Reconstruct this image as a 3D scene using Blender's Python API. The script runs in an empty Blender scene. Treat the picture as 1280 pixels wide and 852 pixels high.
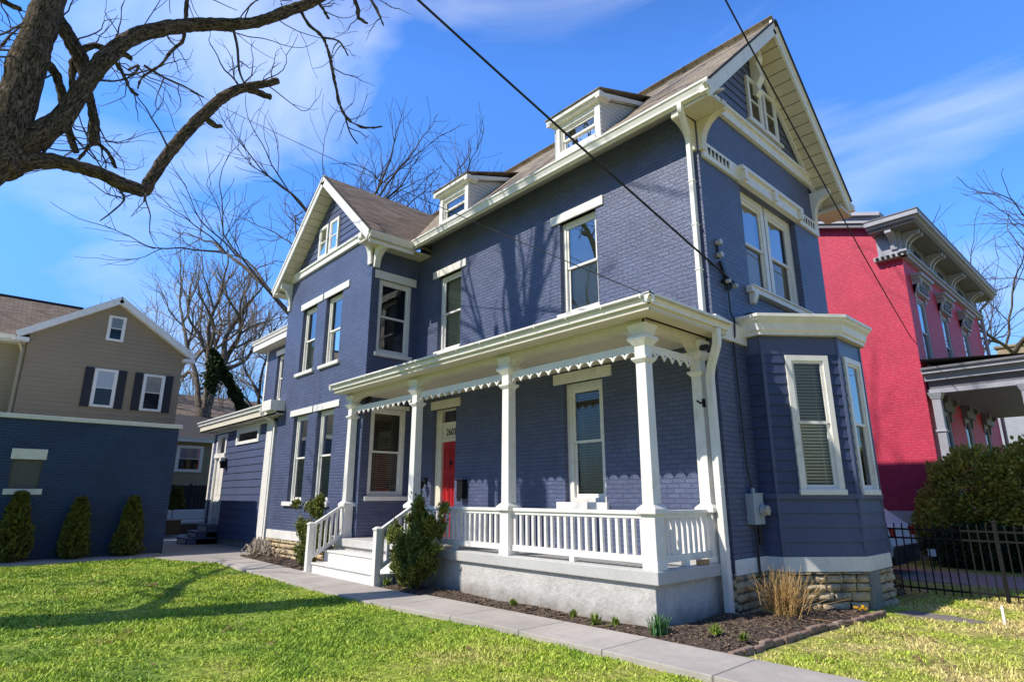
import bpy, bmesh, math, random
import numpy as np
from mathutils import Vector, Matrix
R = math.radians
random.seed(7); rng = np.random.default_rng(7)
scene = bpy.context.scene
COL = scene.collection

# ------------------------------------------------------------------ camera
CAMZ, YAW, PIT, FPX = 1.6, R(47.72), R(14.58), 745.4
cam = bpy.data.objects.new('camera', bpy.data.cameras.new('camera'))
COL.objects.link(cam)
cam.data.sensor_width = 36.0
cam.data.lens = 36.0*FPX/1280.0
cam.data.clip_end = 3000
cam.location = (0, 0, CAMZ)
cam.rotation_euler = (R(90)+PIT, 0, YAW)
scene.camera = cam
_f = Vector((-math.sin(YAW)*math.cos(PIT), math.cos(YAW)*math.cos(PIT), math.sin(PIT)))
_r = Vector((math.cos(YAW), math.sin(YAW), 0)); _u = _r.cross(_f)
def bearing(px, py, D):
    """survey helper: a point at horizontal distance D from the camera station along a bearing read from the photo"""
    d = _f + _r*((px-640)/FPX) + _u*(-(py-426)/FPX)
    s = D/math.hypot(d.x, d.y)
    return Vector((d.x*s, d.y*s, CAMZ+d.z*s))

# ------------------------------------------------------------------ light
SUN_EL, SUN_AZ = R(44.2), R(199.5)
w = bpy.data.worlds.new('World'); scene.world = w; w.use_nodes = True
nt = w.node_tree; nt.nodes.clear()
def N(t, kind, **kw):
    n = t.nodes.new(kind)
    for k, v in kw.items():
        if k.startswith('i_'): n.inputs[k[2:].replace('_', ' ')].default_value = v
        else: setattr(n, k, v)
    return n
out = N(nt, 'ShaderNodeOutputWorld'); bg = N(nt, 'ShaderNodeBackground')
sky = N(nt, 'ShaderNodeTexSky', sky_type='NISHITA', sun_disc=False, sun_elevation=SUN_EL, sun_rotation=SUN_AZ)
sky.air_density = 1.25; sky.dust_density = 0.3; sky.ozone_density = 3.0
hs = N(nt, 'ShaderNodeHueSaturation'); hs.inputs['Saturation'].default_value = 1.08; hs.inputs['Value'].default_value = 1.0
tint = N(nt, 'ShaderNodeMix', data_type='RGBA', blend_type='MULTIPLY'); tint.inputs[0].default_value = 1; tint.inputs[7].default_value = (.74, 1.22, 1.95, 1)
nt.links.new(sky.outputs[0], hs.inputs['Color'])
tc = N(nt, 'ShaderNodeTexCoord'); mp = N(nt, 'ShaderNodeMapping')
mp.inputs['Scale'].default_value = (1.0, 1.7, 3.4); mp.inputs['Rotation'].default_value = (0.25, 0.3, 0.5); mp.inputs['Location'].default_value = (1.7, 2.2, 0.3)
nt.links.new(tc.outputs['Generated'], mp.inputs[0])
n1 = N(nt, 'ShaderNodeTexNoise'); n1.inputs['Scale'].default_value = 1.35; n1.inputs['Detail'].default_value = 7; n1.inputs['Roughness'].default_value = 0.5; n1.inputs['Distortion'].default_value = 0.6
nt.links.new(mp.outputs[0], n1.inputs['Vector'])
cr = N(nt, 'ShaderNodeValToRGB'); cr.color_ramp.elements[0].position = 0.49; cr.color_ramp.elements[1].position = 0.84
nt.links.new(n1.outputs[0], cr.inputs[0])
mx = N(nt, 'ShaderNodeMix', data_type='RGBA'); mx.inputs[7].default_value = (7.5, 8.0, 8.8, 1)
mul = N(nt, 'ShaderNodeMath', operation='MULTIPLY'); mul.inputs[1].default_value = 0.78
nt.links.new(cr.outputs[0], mul.inputs[0]); nt.links.new(mul.outputs[0], mx.inputs[0])
nt.links.new(hs.outputs[0], tint.inputs[6]); nt.links.new(tint.outputs[2], mx.inputs[6]); nt.links.new(mx.outputs[2], bg.inputs[0])
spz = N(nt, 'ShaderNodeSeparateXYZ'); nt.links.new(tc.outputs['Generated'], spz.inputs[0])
er = N(nt, 'ShaderNodeValToRGB'); ee = er.color_ramp.elements; ee[0].position = 0.0; ee[0].color = (.40, .40, .40, 1); ee[1].position = 1.0; ee[1].color = (.40, .40, .40, 1)  # sky artificially darkened towards horizon and zenith, to cut the ambient light
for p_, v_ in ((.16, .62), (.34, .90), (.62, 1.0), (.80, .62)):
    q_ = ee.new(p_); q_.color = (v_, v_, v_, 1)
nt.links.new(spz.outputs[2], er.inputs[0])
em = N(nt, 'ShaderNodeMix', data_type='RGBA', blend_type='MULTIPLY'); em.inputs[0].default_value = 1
nt.links.new(mx.outputs[2], em.inputs[6]); nt.links.new(er.outputs[0], em.inputs[7]); # sky behind the camera dimmed artificially, to deepen the shade on the walls
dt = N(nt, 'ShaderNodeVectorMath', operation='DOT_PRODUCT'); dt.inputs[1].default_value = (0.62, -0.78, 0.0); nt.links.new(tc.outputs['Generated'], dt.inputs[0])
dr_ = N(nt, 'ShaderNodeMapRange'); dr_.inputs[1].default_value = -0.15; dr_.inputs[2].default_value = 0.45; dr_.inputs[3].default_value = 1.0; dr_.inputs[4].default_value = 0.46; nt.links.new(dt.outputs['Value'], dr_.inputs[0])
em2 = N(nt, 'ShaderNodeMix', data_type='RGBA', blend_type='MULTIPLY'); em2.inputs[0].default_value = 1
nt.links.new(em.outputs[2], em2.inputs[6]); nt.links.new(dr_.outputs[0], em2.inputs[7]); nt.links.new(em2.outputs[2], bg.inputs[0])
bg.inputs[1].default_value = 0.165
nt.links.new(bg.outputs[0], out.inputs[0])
sl = bpy.data.lights.new('sun', 'SUN'); sl.energy = 5.0; sl.angle = R(0.53); sl.color = (1, 0.93, 0.82)
so = bpy.data.objects.new('sun', sl); COL.objects.link(so)
sd = Vector((math.sin(SUN_AZ)*math.cos(SUN_EL), math.cos(SUN_AZ)*math.cos(SUN_EL), math.sin(SUN_EL)))
so.rotation_euler = sd.to_track_quat('Z', 'Y').to_euler(); so.location = (-5, -10, 20)
scene.view_settings.view_transform = 'Standard'; scene.view_settings.look = 'None'; scene.view_settings.exposure = 0
scene.render.resolution_x = 1024; scene.render.resolution_y = 681

# ------------------------------------------------------------------ materials
M = {}
def sq(h):  # sRGB 0-255 -> linear
    return tuple(((c/255)/12.92 if c/255 <= .04045 else ((c/255+.055)/1.055)**2.4) for c in h)
def mat(name, col, rough=0.6, var=0.12, vscale=2.0, bump=0.0, bscale=60.0, spec=0.5, metal=0.0, var2=0.0, v2scale=25.0, col2=None, c2pos=(0.5, 0.7), c2scale=3.0, stretch=(1, 1, 1), splash=None):
    m = bpy.data.materials.new(name); m.use_nodes = True; t = m.node_tree
    b = t.nodes['Principled BSDF']; b.inputs['Roughness'].default_value = rough; b.inputs['Metallic'].default_value = metal
    b.inputs['Specular IOR Level'].default_value = spec
    tc = N(t, 'ShaderNodeTexCoord'); mp = N(t, 'ShaderNodeMapping'); mp.inputs['Scale'].default_value = stretch
    t.links.new(tc.outputs['Object'], mp.inputs[0])
    no = N(t, 'ShaderNodeTexNoise'); no.inputs['Scale'].default_value = vscale; no.inputs['Detail'].default_value = 5; no.inputs['Roughness'].default_value = .65
    t.links.new(mp.outputs[0], no.inputs['Vector'])
    r = N(t, 'ShaderNodeValToRGB'); r.color_ramp.elements[0].position = .3; r.color_ramp.elements[1].position = .7
    c = col
    r.color_ramp.elements[0].color = (*[max(0, x*(1-var)) for x in c], 1); r.color_ramp.elements[1].color = (*[min(1, x*(1+var)) for x in c], 1)
    t.links.new(no.outputs[0], r.inputs[0]); cur = r.outputs[0]
    if col2:
        n2 = N(t, 'ShaderNodeTexNoise'); n2.inputs['Scale'].default_value = c2scale; n2.inputs['Detail'].default_value = 6; n2.inputs['Roughness'].default_value = .7
        t.links.new(mp.outputs[0], n2.inputs['Vector'])
        r2 = N(t, 'ShaderNodeValToRGB'); r2.color_ramp.elements[0].position = c2pos[0]; r2.color_ramp.elements[1].position = c2pos[1]
        t.links.new(n2.outputs[0], r2.inputs[0])
        x = N(t, 'ShaderNodeMix', data_type='RGBA'); x.inputs[7].default_value = (*col2, 1)
        t.links.new(r2.outputs[0], x.inputs[0]); t.links.new(cur, x.inputs[6]); cur = x.outputs[2]
    if var2:
        n3 = N(t, 'ShaderNodeTexNoise'); n3.inputs['Scale'].default_value = v2scale; n3.inputs['Detail'].default_value = 3
        t.links.new(tc.outputs['Object'], n3.inputs['Vector'])
        r3 = N(t, 'ShaderNodeMapRange'); r3.inputs[3].default_value = 1-var2; r3.inputs[4].default_value = 1+var2; r3.inputs[1].default_value = .25; r3.inputs[2].default_value = .75
        t.links.new(n3.outputs[0], r3.inputs[0])
        x = N(t, 'ShaderNodeMix', data_type='RGBA', blend_type='MULTIPLY'); x.inputs[0].default_value = 1
        t.links.new(cur, x.inputs[6]); t.links.new(r3.outputs[0], x.inputs[7]); cur = x.outputs[2]
    if splash:
        ts = N(t, 'ShaderNodeTexCoord'); ss = N(t, 'ShaderNodeSeparateXYZ'); t.links.new(ts.outputs['Object'], ss.inputs[0]); sn = N(t, 'ShaderNodeTexNoise'); sn.inputs['Scale'].default_value = 5; sn.inputs['Detail'].default_value = 6; t.links.new(ts.outputs['Object'], sn.inputs['Vector'])
        sa = N(t, 'ShaderNodeMath', operation='MULTIPLY_ADD'); sa.inputs[1].default_value = -splash[0]*1.6; t.links.new(sn.outputs[0], sa.inputs[0]); t.links.new(ss.outputs[2], sa.inputs[2])
        sr = N(t, 'ShaderNodeMapRange'); sr.inputs[1].default_value = -splash[0]*.8; sr.inputs[2].default_value = splash[0]*.45; sr.inputs[3].default_value = .75; sr.inputs[4].default_value = 0; t.links.new(sa.outputs[0], sr.inputs[0])
        sx = N(t, 'ShaderNodeMix', data_type='RGBA'); sx.inputs[7].default_value = (*splash[1], 1); t.links.new(sr.outputs[0], sx.inputs[0]); t.links.new(cur, sx.inputs[6]); cur = sx.outputs[2]
    t.links.new(cur, b.inputs['Base Color'])
    if bump:
        nb = N(t, 'ShaderNodeTexNoise'); nb.inputs['Scale'].default_value = bscale; nb.inputs['Detail'].default_value = 6
        t.links.new(mp.outputs[0], nb.inputs['Vector'])
        bp = N(t, 'ShaderNodeBump'); bp.inputs['Strength'].default_value = bump; bp.inputs['Distance'].default_value = .02
        t.links.new(nb.outputs[0], bp.inputs['Height']); t.links.new(bp.outputs[0], b.inputs['Normal'])
    M[name] = m; return m
def brickmat(name, col, rough=0.5, bw=.215, bh=.075, mortar=.011, var=.12, bump=.35, patch=None, pamt=.5, vec='xy+z', mdark=.8, spec=.5, dist=.012, splash=None):
    """courses laid in object space: along the wall (x+y) and up (z); roofs use slope coordinates instead"""
    m = bpy.data.materials.new(name); m.use_nodes = True; t = m.node_tree
    b = t.nodes['Principled BSDF']; b.inputs['Roughness'].default_value = rough; b.inputs['Specular IOR Level'].default_value = spec
    tc = N(t, 'ShaderNodeTexCoord'); sp = N(t, 'ShaderNodeSeparateXYZ'); cb = N(t, 'ShaderNodeCombineXYZ')
    t.links.new(tc.outputs['Object'], sp.inputs[0])
    if vec == 'xy+z':
        ad = N(t, 'ShaderNodeMath', operation='ADD'); t.links.new(sp.outputs[0], ad.inputs[0]); t.links.new(sp.outputs[1], ad.inputs[1])
        t.links.new(ad.outputs[0], cb.inputs[0]); t.links.new(sp.outputs[2], cb.inputs[1])
    elif vec == 'x,z':
        s = N(t, 'ShaderNodeMath', operation='MULTIPLY'); s.inputs[1].default_value = 1.414; t.links.new(sp.outputs[2], s.inputs[0])
        t.links.new(sp.outputs[0], cb.inputs[0]); t.links.new(s.outputs[0], cb.inputs[1])
    elif vec == 'y,z':
        s = N(t, 'ShaderNodeMath', operation='MULTIPLY'); s.inputs[1].default_value = 1.5; t.links.new(sp.outputs[2], s.inputs[0])
        t.links.new(sp.outputs[1], cb.inputs[0]); t.links.new(s.outputs[0], cb.inputs[1])
    elif vec == 'x,y':
        t.links.new(sp.outputs[0], cb.inputs[0]); t.links.new(sp.outputs[1], cb.inputs[1])
    # slight wobble of the courses
    nw = N(t, 'ShaderNodeTexNoise'); nw.inputs['Scale'].default_value = 3.0; t.links.new(tc.outputs['Object'], nw.inputs['Vector'])
    wv = N(t, 'ShaderNodeVectorMath', operation='MULTIPLY_ADD'); wv.inputs[1].default_value = (dist, dist, 0)
    t.links.new(nw.outputs['Color'], wv.inputs[0]); t.links.new(cb.outputs[0], wv.inputs[2])
    br = N(t, 'ShaderNodeTexBrick'); br.inputs['Scale'].default_value = 1; br.inputs['Brick Width'].default_value = bw; br.inputs['Row Height'].default_value = bh
    br.inputs['Mortar Size'].default_value = mortar; br.inputs['Mortar Smooth'].default_value = .35; br.inputs['Bias'].default_value = 0
    br.inputs['Color1'].default_value = (*[x*(1-var) for x in col], 1); br.inputs['Color2'].default_value = (*[min(1, x*(1+var)) for x in col], 1)
    br.inputs['Mortar'].default_value = (*[x*mdark for x in col], 1)
    t.links.new(wv.outputs[0], br.inputs['Vector']); cur = br.outputs[0]
    no = N(t, 'ShaderNodeTexNoise'); no.inputs['Scale'].default_value = 1.1; no.inputs['Detail'].default_value = 8; no.inputs['Roughness'].default_value = .7
    t.links.new(tc.outputs['Object'], no.inputs['Vector'])
    mr = N(t, 'ShaderNodeMapRange'); mr.inputs[1].default_value = .3; mr.inputs[2].default_value = .7; mr.inputs[3].default_value = 1-.16*pamt*2; mr.inputs[4].default_value = 1+.16*pamt*2
    t.links.new(no.outputs[0], mr.inputs[0])
    x = N(t, 'ShaderNodeMix', data_type='RGBA', blend_type='MULTIPLY'); x.inputs[0].default_value = 1
    t.links.new(cur, x.inputs[6]); t.links.new(mr.outputs[0], x.inputs[7]); cur = x.outputs[2]
    if patch:
        n2 = N(t, 'ShaderNodeTexNoise'); n2.inputs['Scale'].default_value = 9; n2.inputs['Detail'].default_value = 5; n2.inputs['Roughness'].default_value = .8
        t.links.new(tc.outputs['Object'], n2.inputs['Vector'])
        r2 = N(t, 'ShaderNodeMapRange'); r2.inputs[1].default_value = .5; r2.inputs[2].default_value = .75; r2.inputs[4].default_value = .7
        t.links.new(n2.outputs[0], r2.inputs[0])
        y = N(t, 'ShaderNodeMix', data_type='RGBA'); y.inputs[7].default_value = (*patch, 1)
        t.links.new(r2.outputs[0], y.inputs[0]); t.links.new(cur, y.inputs[6]); cur = y.outputs[2]
    if splash:
        ts = N(t, 'ShaderNodeTexCoord'); ss = N(t, 'ShaderNodeSeparateXYZ'); t.links.new(ts.outputs['Object'], ss.inputs[0]); sn = N(t, 'ShaderNodeTexNoise'); sn.inputs['Scale'].default_value = 5; sn.inputs['Detail'].default_value = 6; t.links.new(ts.outputs['Object'], sn.inputs['Vector'])
        sa = N(t, 'ShaderNodeMath', operation='MULTIPLY_ADD'); sa.inputs[1].default_value = -splash[0]*1.6; t.links.new(sn.outputs[0], sa.inputs[0]); t.links.new(ss.outputs[2], sa.inputs[2])
        sr = N(t, 'ShaderNodeMapRange'); sr.inputs[1].default_value = -splash[0]*.8; sr.inputs[2].default_value = splash[0]*.45; sr.inputs[3].default_value = .75; sr.inputs[4].default_value = 0; t.links.new(sa.outputs[0], sr.inputs[0])
        sx = N(t, 'ShaderNodeMix', data_type='RGBA'); sx.inputs[7].default_value = (*splash[1], 1); t.links.new(sr.outputs[0], sx.inputs[0]); t.links.new(cur, sx.inputs[6]); cur = sx.outputs[2]
    t.links.new(cur, b.inputs['Base Color'])
    nb = N(t, 'ShaderNodeTexNoise'); nb.inputs['Scale'].default_value = 45; nb.inputs['Detail'].default_value = 4
    t.links.new(tc.outputs['Object'], nb.inputs['Vector'])
    ma = N(t, 'ShaderNodeMath', operation='MULTIPLY_ADD'); ma.inputs[1].default_value = -1.0
    t.links.new(br.outputs['Fac'], ma.inputs[0]); t.links.new(nb.outputs[0], ma.inputs[2])
    bp = N(t, 'ShaderNodeBump'); bp.inputs['Strength'].default_value = bump; bp.inputs['Distance'].default_value = .016
    t.links.new(ma.outputs[0], bp.inputs['Height']); t.links.new(bp.outputs[0], b.inputs['Normal'])
    M[name] = m; return m

NAVY = (.098, .120, .212)
def barkmat(name, dark, light, moss, scale=1.0, bump=1.0):
    m = bpy.data.materials.new(name); m.use_nodes = True; t = m.node_tree; b = t.nodes['Principled BSDF']; b.inputs['Roughness'].default_value = .95; b.inputs['Specular IOR Level'].default_value = .15
    at = N(t, 'ShaderNodeAttribute', attribute_name='grain'); mp = N(t, 'ShaderNodeMapping'); mp.inputs['Scale'].default_value = (1, 1, .28); t.links.new(at.outputs['Vector'], mp.inputs[0])
    v = N(t, 'ShaderNodeTexNoise'); v.inputs['Scale'].default_value = 30*scale; v.inputs['Detail'].default_value = 6; v.inputs['Roughness'].default_value = .65; v.inputs['Distortion'].default_value = 1.3; t.links.new(mp.outputs[0], v.inputs['Vector'])
    r = N(t, 'ShaderNodeValToRGB'); e = r.color_ramp.elements; e[0].position = .40; e[0].color = (*dark, 1); e[1].position = .66; e[1].color = (*light, 1); t.links.new(v.outputs[0], r.inputs[0])
    tc = N(t, 'ShaderNodeTexCoord'); n2 = N(t, 'ShaderNodeTexNoise'); n2.inputs['Scale'].default_value = 2.6; n2.inputs['Detail'].default_value = 7; n2.inputs['Roughness'].default_value = .7; t.links.new(tc.outputs['Object'], n2.inputs['Vector'])
    r2 = N(t, 'ShaderNodeMapRange'); r2.inputs[1].default_value = .50; r2.inputs[2].default_value = .66; r2.inputs[4].default_value = .75; t.links.new(n2.outputs[0], r2.inputs[0])
    x = N(t, 'ShaderNodeMix', data_type='RGBA'); x.inputs[7].default_value = (*moss, 1); t.links.new(r2.outputs[0], x.inputs[0]); t.links.new(r.outputs[0], x.inputs[6])
    y = N(t, 'ShaderNodeMix', data_type='RGBA', blend_type='MULTIPLY'); y.inputs[0].default_value = 1; mr = N(t, 'ShaderNodeMapRange'); mr.inputs[1].default_value = .35; mr.inputs[2].default_value = .6; mr.inputs[3].default_value = .35; mr.inputs[4].default_value = 1.1
    t.links.new(v.outputs[0], mr.inputs[0]); t.links.new(x.outputs[2], y.inputs[6]); t.links.new(mr.outputs[0], y.inputs[7]); t.links.new(y.outputs[2], b.inputs['Base Color'])
    bp = N(t, 'ShaderNodeBump'); bp.inputs['Strength'].default_value = bump; bp.inputs['Distance'].default_value = .05; t.links.new(v.outputs[0], bp.inputs['Height']); t.links.new(bp.outputs[0], b.inputs['Normal'])
    M[name] = m
barkmat('bark', (.045, .035, .026), (.30, .225, .155), (.10, .092, .035), 1.0)
barkmat('bark_grey', (.11, .085, .065), (.32, .26, .205), (.18, .155, .12), .5, .6)
brickmat('navy_brick', NAVY, rough=.40, var=.10, bump=.75, pamt=.6, mdark=.76, dist=.02)
brickmat('garage_brick', (.028, .064, .155), rough=.5, var=.08, bump=.9, pamt=.7, mdark=.62, dist=.02, splash=(.35, (.075, .085, .10)))
brickmat('pink_brick', (.56, .028, .080), rough=.6, var=.05, bump=.35, pamt=.45, mdark=.82, patch=(.66, .12, .18), dist=.02, splash=(1.9, (.40, .05, .085)))
mat('navy_siding', (.084, .104, .188), .42, .1, 1.2, .12, 90, var2=.07, v2scale=14, stretch=(1, 1, .3))
mat('navy_shingle', (.046, .064, .135), .5, .16, 2.2, .2, 80, var2=.1, v2scale=9)
mat('white_paint', (.85, .825, .765), .45, .05, 1.6, .08, 110, var2=.06, v2scale=8, col2=(.60, .56, .47), c2pos=(.57, .80), c2scale=3.5)
mat('dormer_siding', (.66, .66, .64), .5, .05, 2)
mat('cream_paint', (.74, .68, .54), .5, .06, 1.4, .08, 90, var2=.06, v2scale=7)
mat('soffit_paint', (.66, .60, .48), .55, .07, 2.5, .05, 70, var2=.05)
mat('grey_trim', (.36, .37, .42), .5, .12, 3, .15, 60, var2=.08)
mat('dark_grey_trim', (.16, .16, .18), .6, .18, 4, .2, 60)
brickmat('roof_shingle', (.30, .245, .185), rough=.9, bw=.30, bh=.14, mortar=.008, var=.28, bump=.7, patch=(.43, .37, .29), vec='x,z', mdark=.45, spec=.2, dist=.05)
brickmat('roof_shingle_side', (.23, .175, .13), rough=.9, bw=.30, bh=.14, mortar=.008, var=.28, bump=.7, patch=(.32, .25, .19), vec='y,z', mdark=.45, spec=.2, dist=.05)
mat('roof_flat', (.12, .115, .11), .9, .2, 3, .3, 40)
mat('asphalt_edge', (.05, .045, .045), .9, .2, 6)
mat('concrete_porch', (.58, .56, .52), .8, .11, 1.7, .6, 22, var2=.10, v2scale=12, col2=(.36, .35, .33), c2pos=(.56, .8), c2scale=2.2, splash=(.22, (.20, .17, .13)))
mat('porch_slab', (.54, .53, .50), .7, .08, 1.6, .2, 50, var2=.06)
mat('step_paint', (.78, .76, .71), .5, .07, 2.5, .12, 60, var2=.05)
mat('deck_grey', (.30, .29, .28), .7, .14, 3, .2, 50)
mat('stone', (.60, .47, .28), .9, .28, 3.5, .9, 14, var2=.2, v2scale=22, col2=(.22, .2, .16), c2pos=(.5, .68), c2scale=5)
mat('mortar', (.20, .175, .13), .95, .2, 6, .5, 40)
mat('cement_patch', (.25, .25, .22), .9, .18, 3, .4, 30)
mat('red_door', (.42, .018, .022), .35, .1, 2)
mat('black_metal', (.010, .010, .011), .6, .2, 6, spec=.2)
mat('black_plastic', (.02, .02, .022), .45, .2, 6)
mat('grey_metal', (.42, .46, .52), .4, .08, 5, metal=.2)
mat('meter_glass', (.45, .42, .36), .2, .2, 20)
mat('blinds', (.74, .71, .64), .5, .05, 3)
mat('blinds_dark', (.27, .22, .17), .55, .1, 3)
mat('curtain', (.60, .61, .64), .8, .1, 9, stretch=(8, 8, .6))
mat('interior', (.018, .017, .016), .9, .3, 2)
mat('tan_siding', (.31, .245, .155), .6, .06, 1.5, .1, 90, var2=.05)
mat('tan_siding_light', (.38, .32, .20), .6, .06, 1.5, .1, 90)
mat('shutter', (.016, .018, .026), .5, .15, 5)
mat('vent_weave', (.13, .13, .115), .85, .35, 40, .6, 60)
mat('twig_brown', (.32, .245, .18), .9, .25, 2)
mat('twig_dark', (.085, .066, .055), .9, .25, 2)
mat('yew', (.14, .17, .032), .65, .5, 3.5, var2=.4, v2scale=14, spec=.3, col2=(.24, .23, .03), c2pos=(.47, .70), c2scale=2.0)
mat('yew_painted_sun', (.30, .29, .05), .65, .45, 3.5, var2=.4, v2scale=14, spec=.3, col2=(.52, .46, .07), c2pos=(.46, .70), c2scale=1.6)  # sunlit gold put into the leaf colour of the shaded hedge
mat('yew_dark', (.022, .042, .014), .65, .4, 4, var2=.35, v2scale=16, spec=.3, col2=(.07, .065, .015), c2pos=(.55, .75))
mat('arborvitae', (.125, .135, .026), .7, .45, 5, var2=.4, v2scale=20, spec=.25, col2=(.15, .12, .025), c2pos=(.5, .75), c2scale=4)
mat('ivy', (.055, .08, .018), .6, .5, 5, spec=.3)
mat('daffodil_leaf', (.07, .19, .05), .5, .25, 9)
mat('weed_leaf', (.20, .27, .035), .6, .3, 9, col2=(.30, .10, .03), c2pos=(.6, .72), c2scale=1.6)
mat('dry_grass', (.47, .30, .115), .7, .3, 16, var2=.3, v2scale=50)
mat('dry_stem', (.42, .35, .27), .85, .3, 12)
mat('yellow_flower', (.75, .42, .02), .6, .2, 9)
mat('soil', (.075, .052, .038), .95, .45, 14, 1.0, 28, var2=.5, v2scale=70, col2=(.15, .09, .05), c2pos=(.55, .75), c2scale=18)
mat('mulch_chip', (.15, .105, .07), .95, .6, 9, var2=.5, v2scale=30, col2=(.27, .18, .11), c2pos=(.52, .68), c2scale=12)
mat('leaf_litter', (.22, .12, .06), .9, .4, 8)
mat('edging', (.25, .16, .12), .9, .3, 5, .6, 25, col2=(.36, .30, .25), c2pos=(.5, .7))
mat('drive', (.33, .29, .24), .9, .1, 1.2, .3, 60, var2=.08)
mat('patio_stone', (.36, .325, .29), .85, .12, 1.3, .3, 30, var2=.08, v2scale=9)
mat('slab_stone', (.22, .19, .16), .9, .2, 2, .4, 30)
mat('car_white', (.72, .73, .75), .25, .02, 1, spec=.6)
mat('tyre', (.015, .015, .015), .85, .2, 8)
mat('tail_red', (.35, .01, .012), .25, .1, 3)
mat('wicker', (.13, .08, .04), .8, .3, 40, .8, 60)
mat('cushion', (.70, .66, .60), .9, .05, 4, .2, 12)
mat('fence_black', (.008, .008, .009), .7, .3, 5)
mat('insulator', (.50, .50, .48), .25, .1, 5)
mat('cable', (.012, .011, .011), .6, .1, 5)
mat('chimney_stone', (.33, .25, .16), .9, .3, 2, .6, 12)
mat('tan_brick', (.45, .27, .13), .9, .2, 9)
mat('hole', (.02, .02, .02), .9)
mat('wood_grey', (.36, .30, .26), .9, .35, 6, .6, 25, stretch=(1, 1, 3))
mat('glass_block', (.40, .42, .38), .3, .15, 12, .4, 18)

def glassmat(name, refl, tint=(.9, .92, .92)):
    m = bpy.data.materials.new(name); m.use_nodes = True; t = m.node_tree; t.nodes.clear()
    o = N(t, 'ShaderNodeOutputMaterial'); mixs = N(t, 'ShaderNodeMixShader'); tr = N(t, 'ShaderNodeBsdfTransparent'); gl = N(t, 'ShaderNodeBsdfGlossy')
    tr.inputs[0].default_value = (*tint, 1); gl.inputs['Roughness'].default_value = .015
    fr = N(t, 'ShaderNodeFresnel'); fr.inputs[0].default_value = 1.52
    tc = N(t, 'ShaderNodeTexCoord'); no = N(t, 'ShaderNodeTexNoise'); no.inputs['Scale'].default_value = 1.6; no.inputs['Detail'].default_value = 1
    t.links.new(tc.outputs['Object'], no.inputs['Vector'])
    bp = N(t, 'ShaderNodeBump'); bp.inputs['Strength'].default_value = .05; bp.inputs['Distance'].default_value = .05
    t.links.new(no.outputs[0], bp.inputs['Height']); t.links.new(bp.outputs[0], gl.inputs['Normal'])
    ad = N(t, 'ShaderNodeMath', operation='MULTIPLY_ADD', use_clamp=True); ad.inputs[1].default_value = 1.0; ad.inputs[2].default_value = refl
    t.links.new(fr.outputs[0], ad.inputs[0]); t.links.new(ad.outputs[0], mixs.inputs[0])
    t.links.new(tr.outputs[0], mixs.inputs[1]); t.links.new(gl.outputs[0], mixs.inputs[2]); t.links.new(mixs.outputs[0], o.inputs[0])
    M[name] = m
glassmat('glass', .05); glassmat('glass_mirror', .30)

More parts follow.
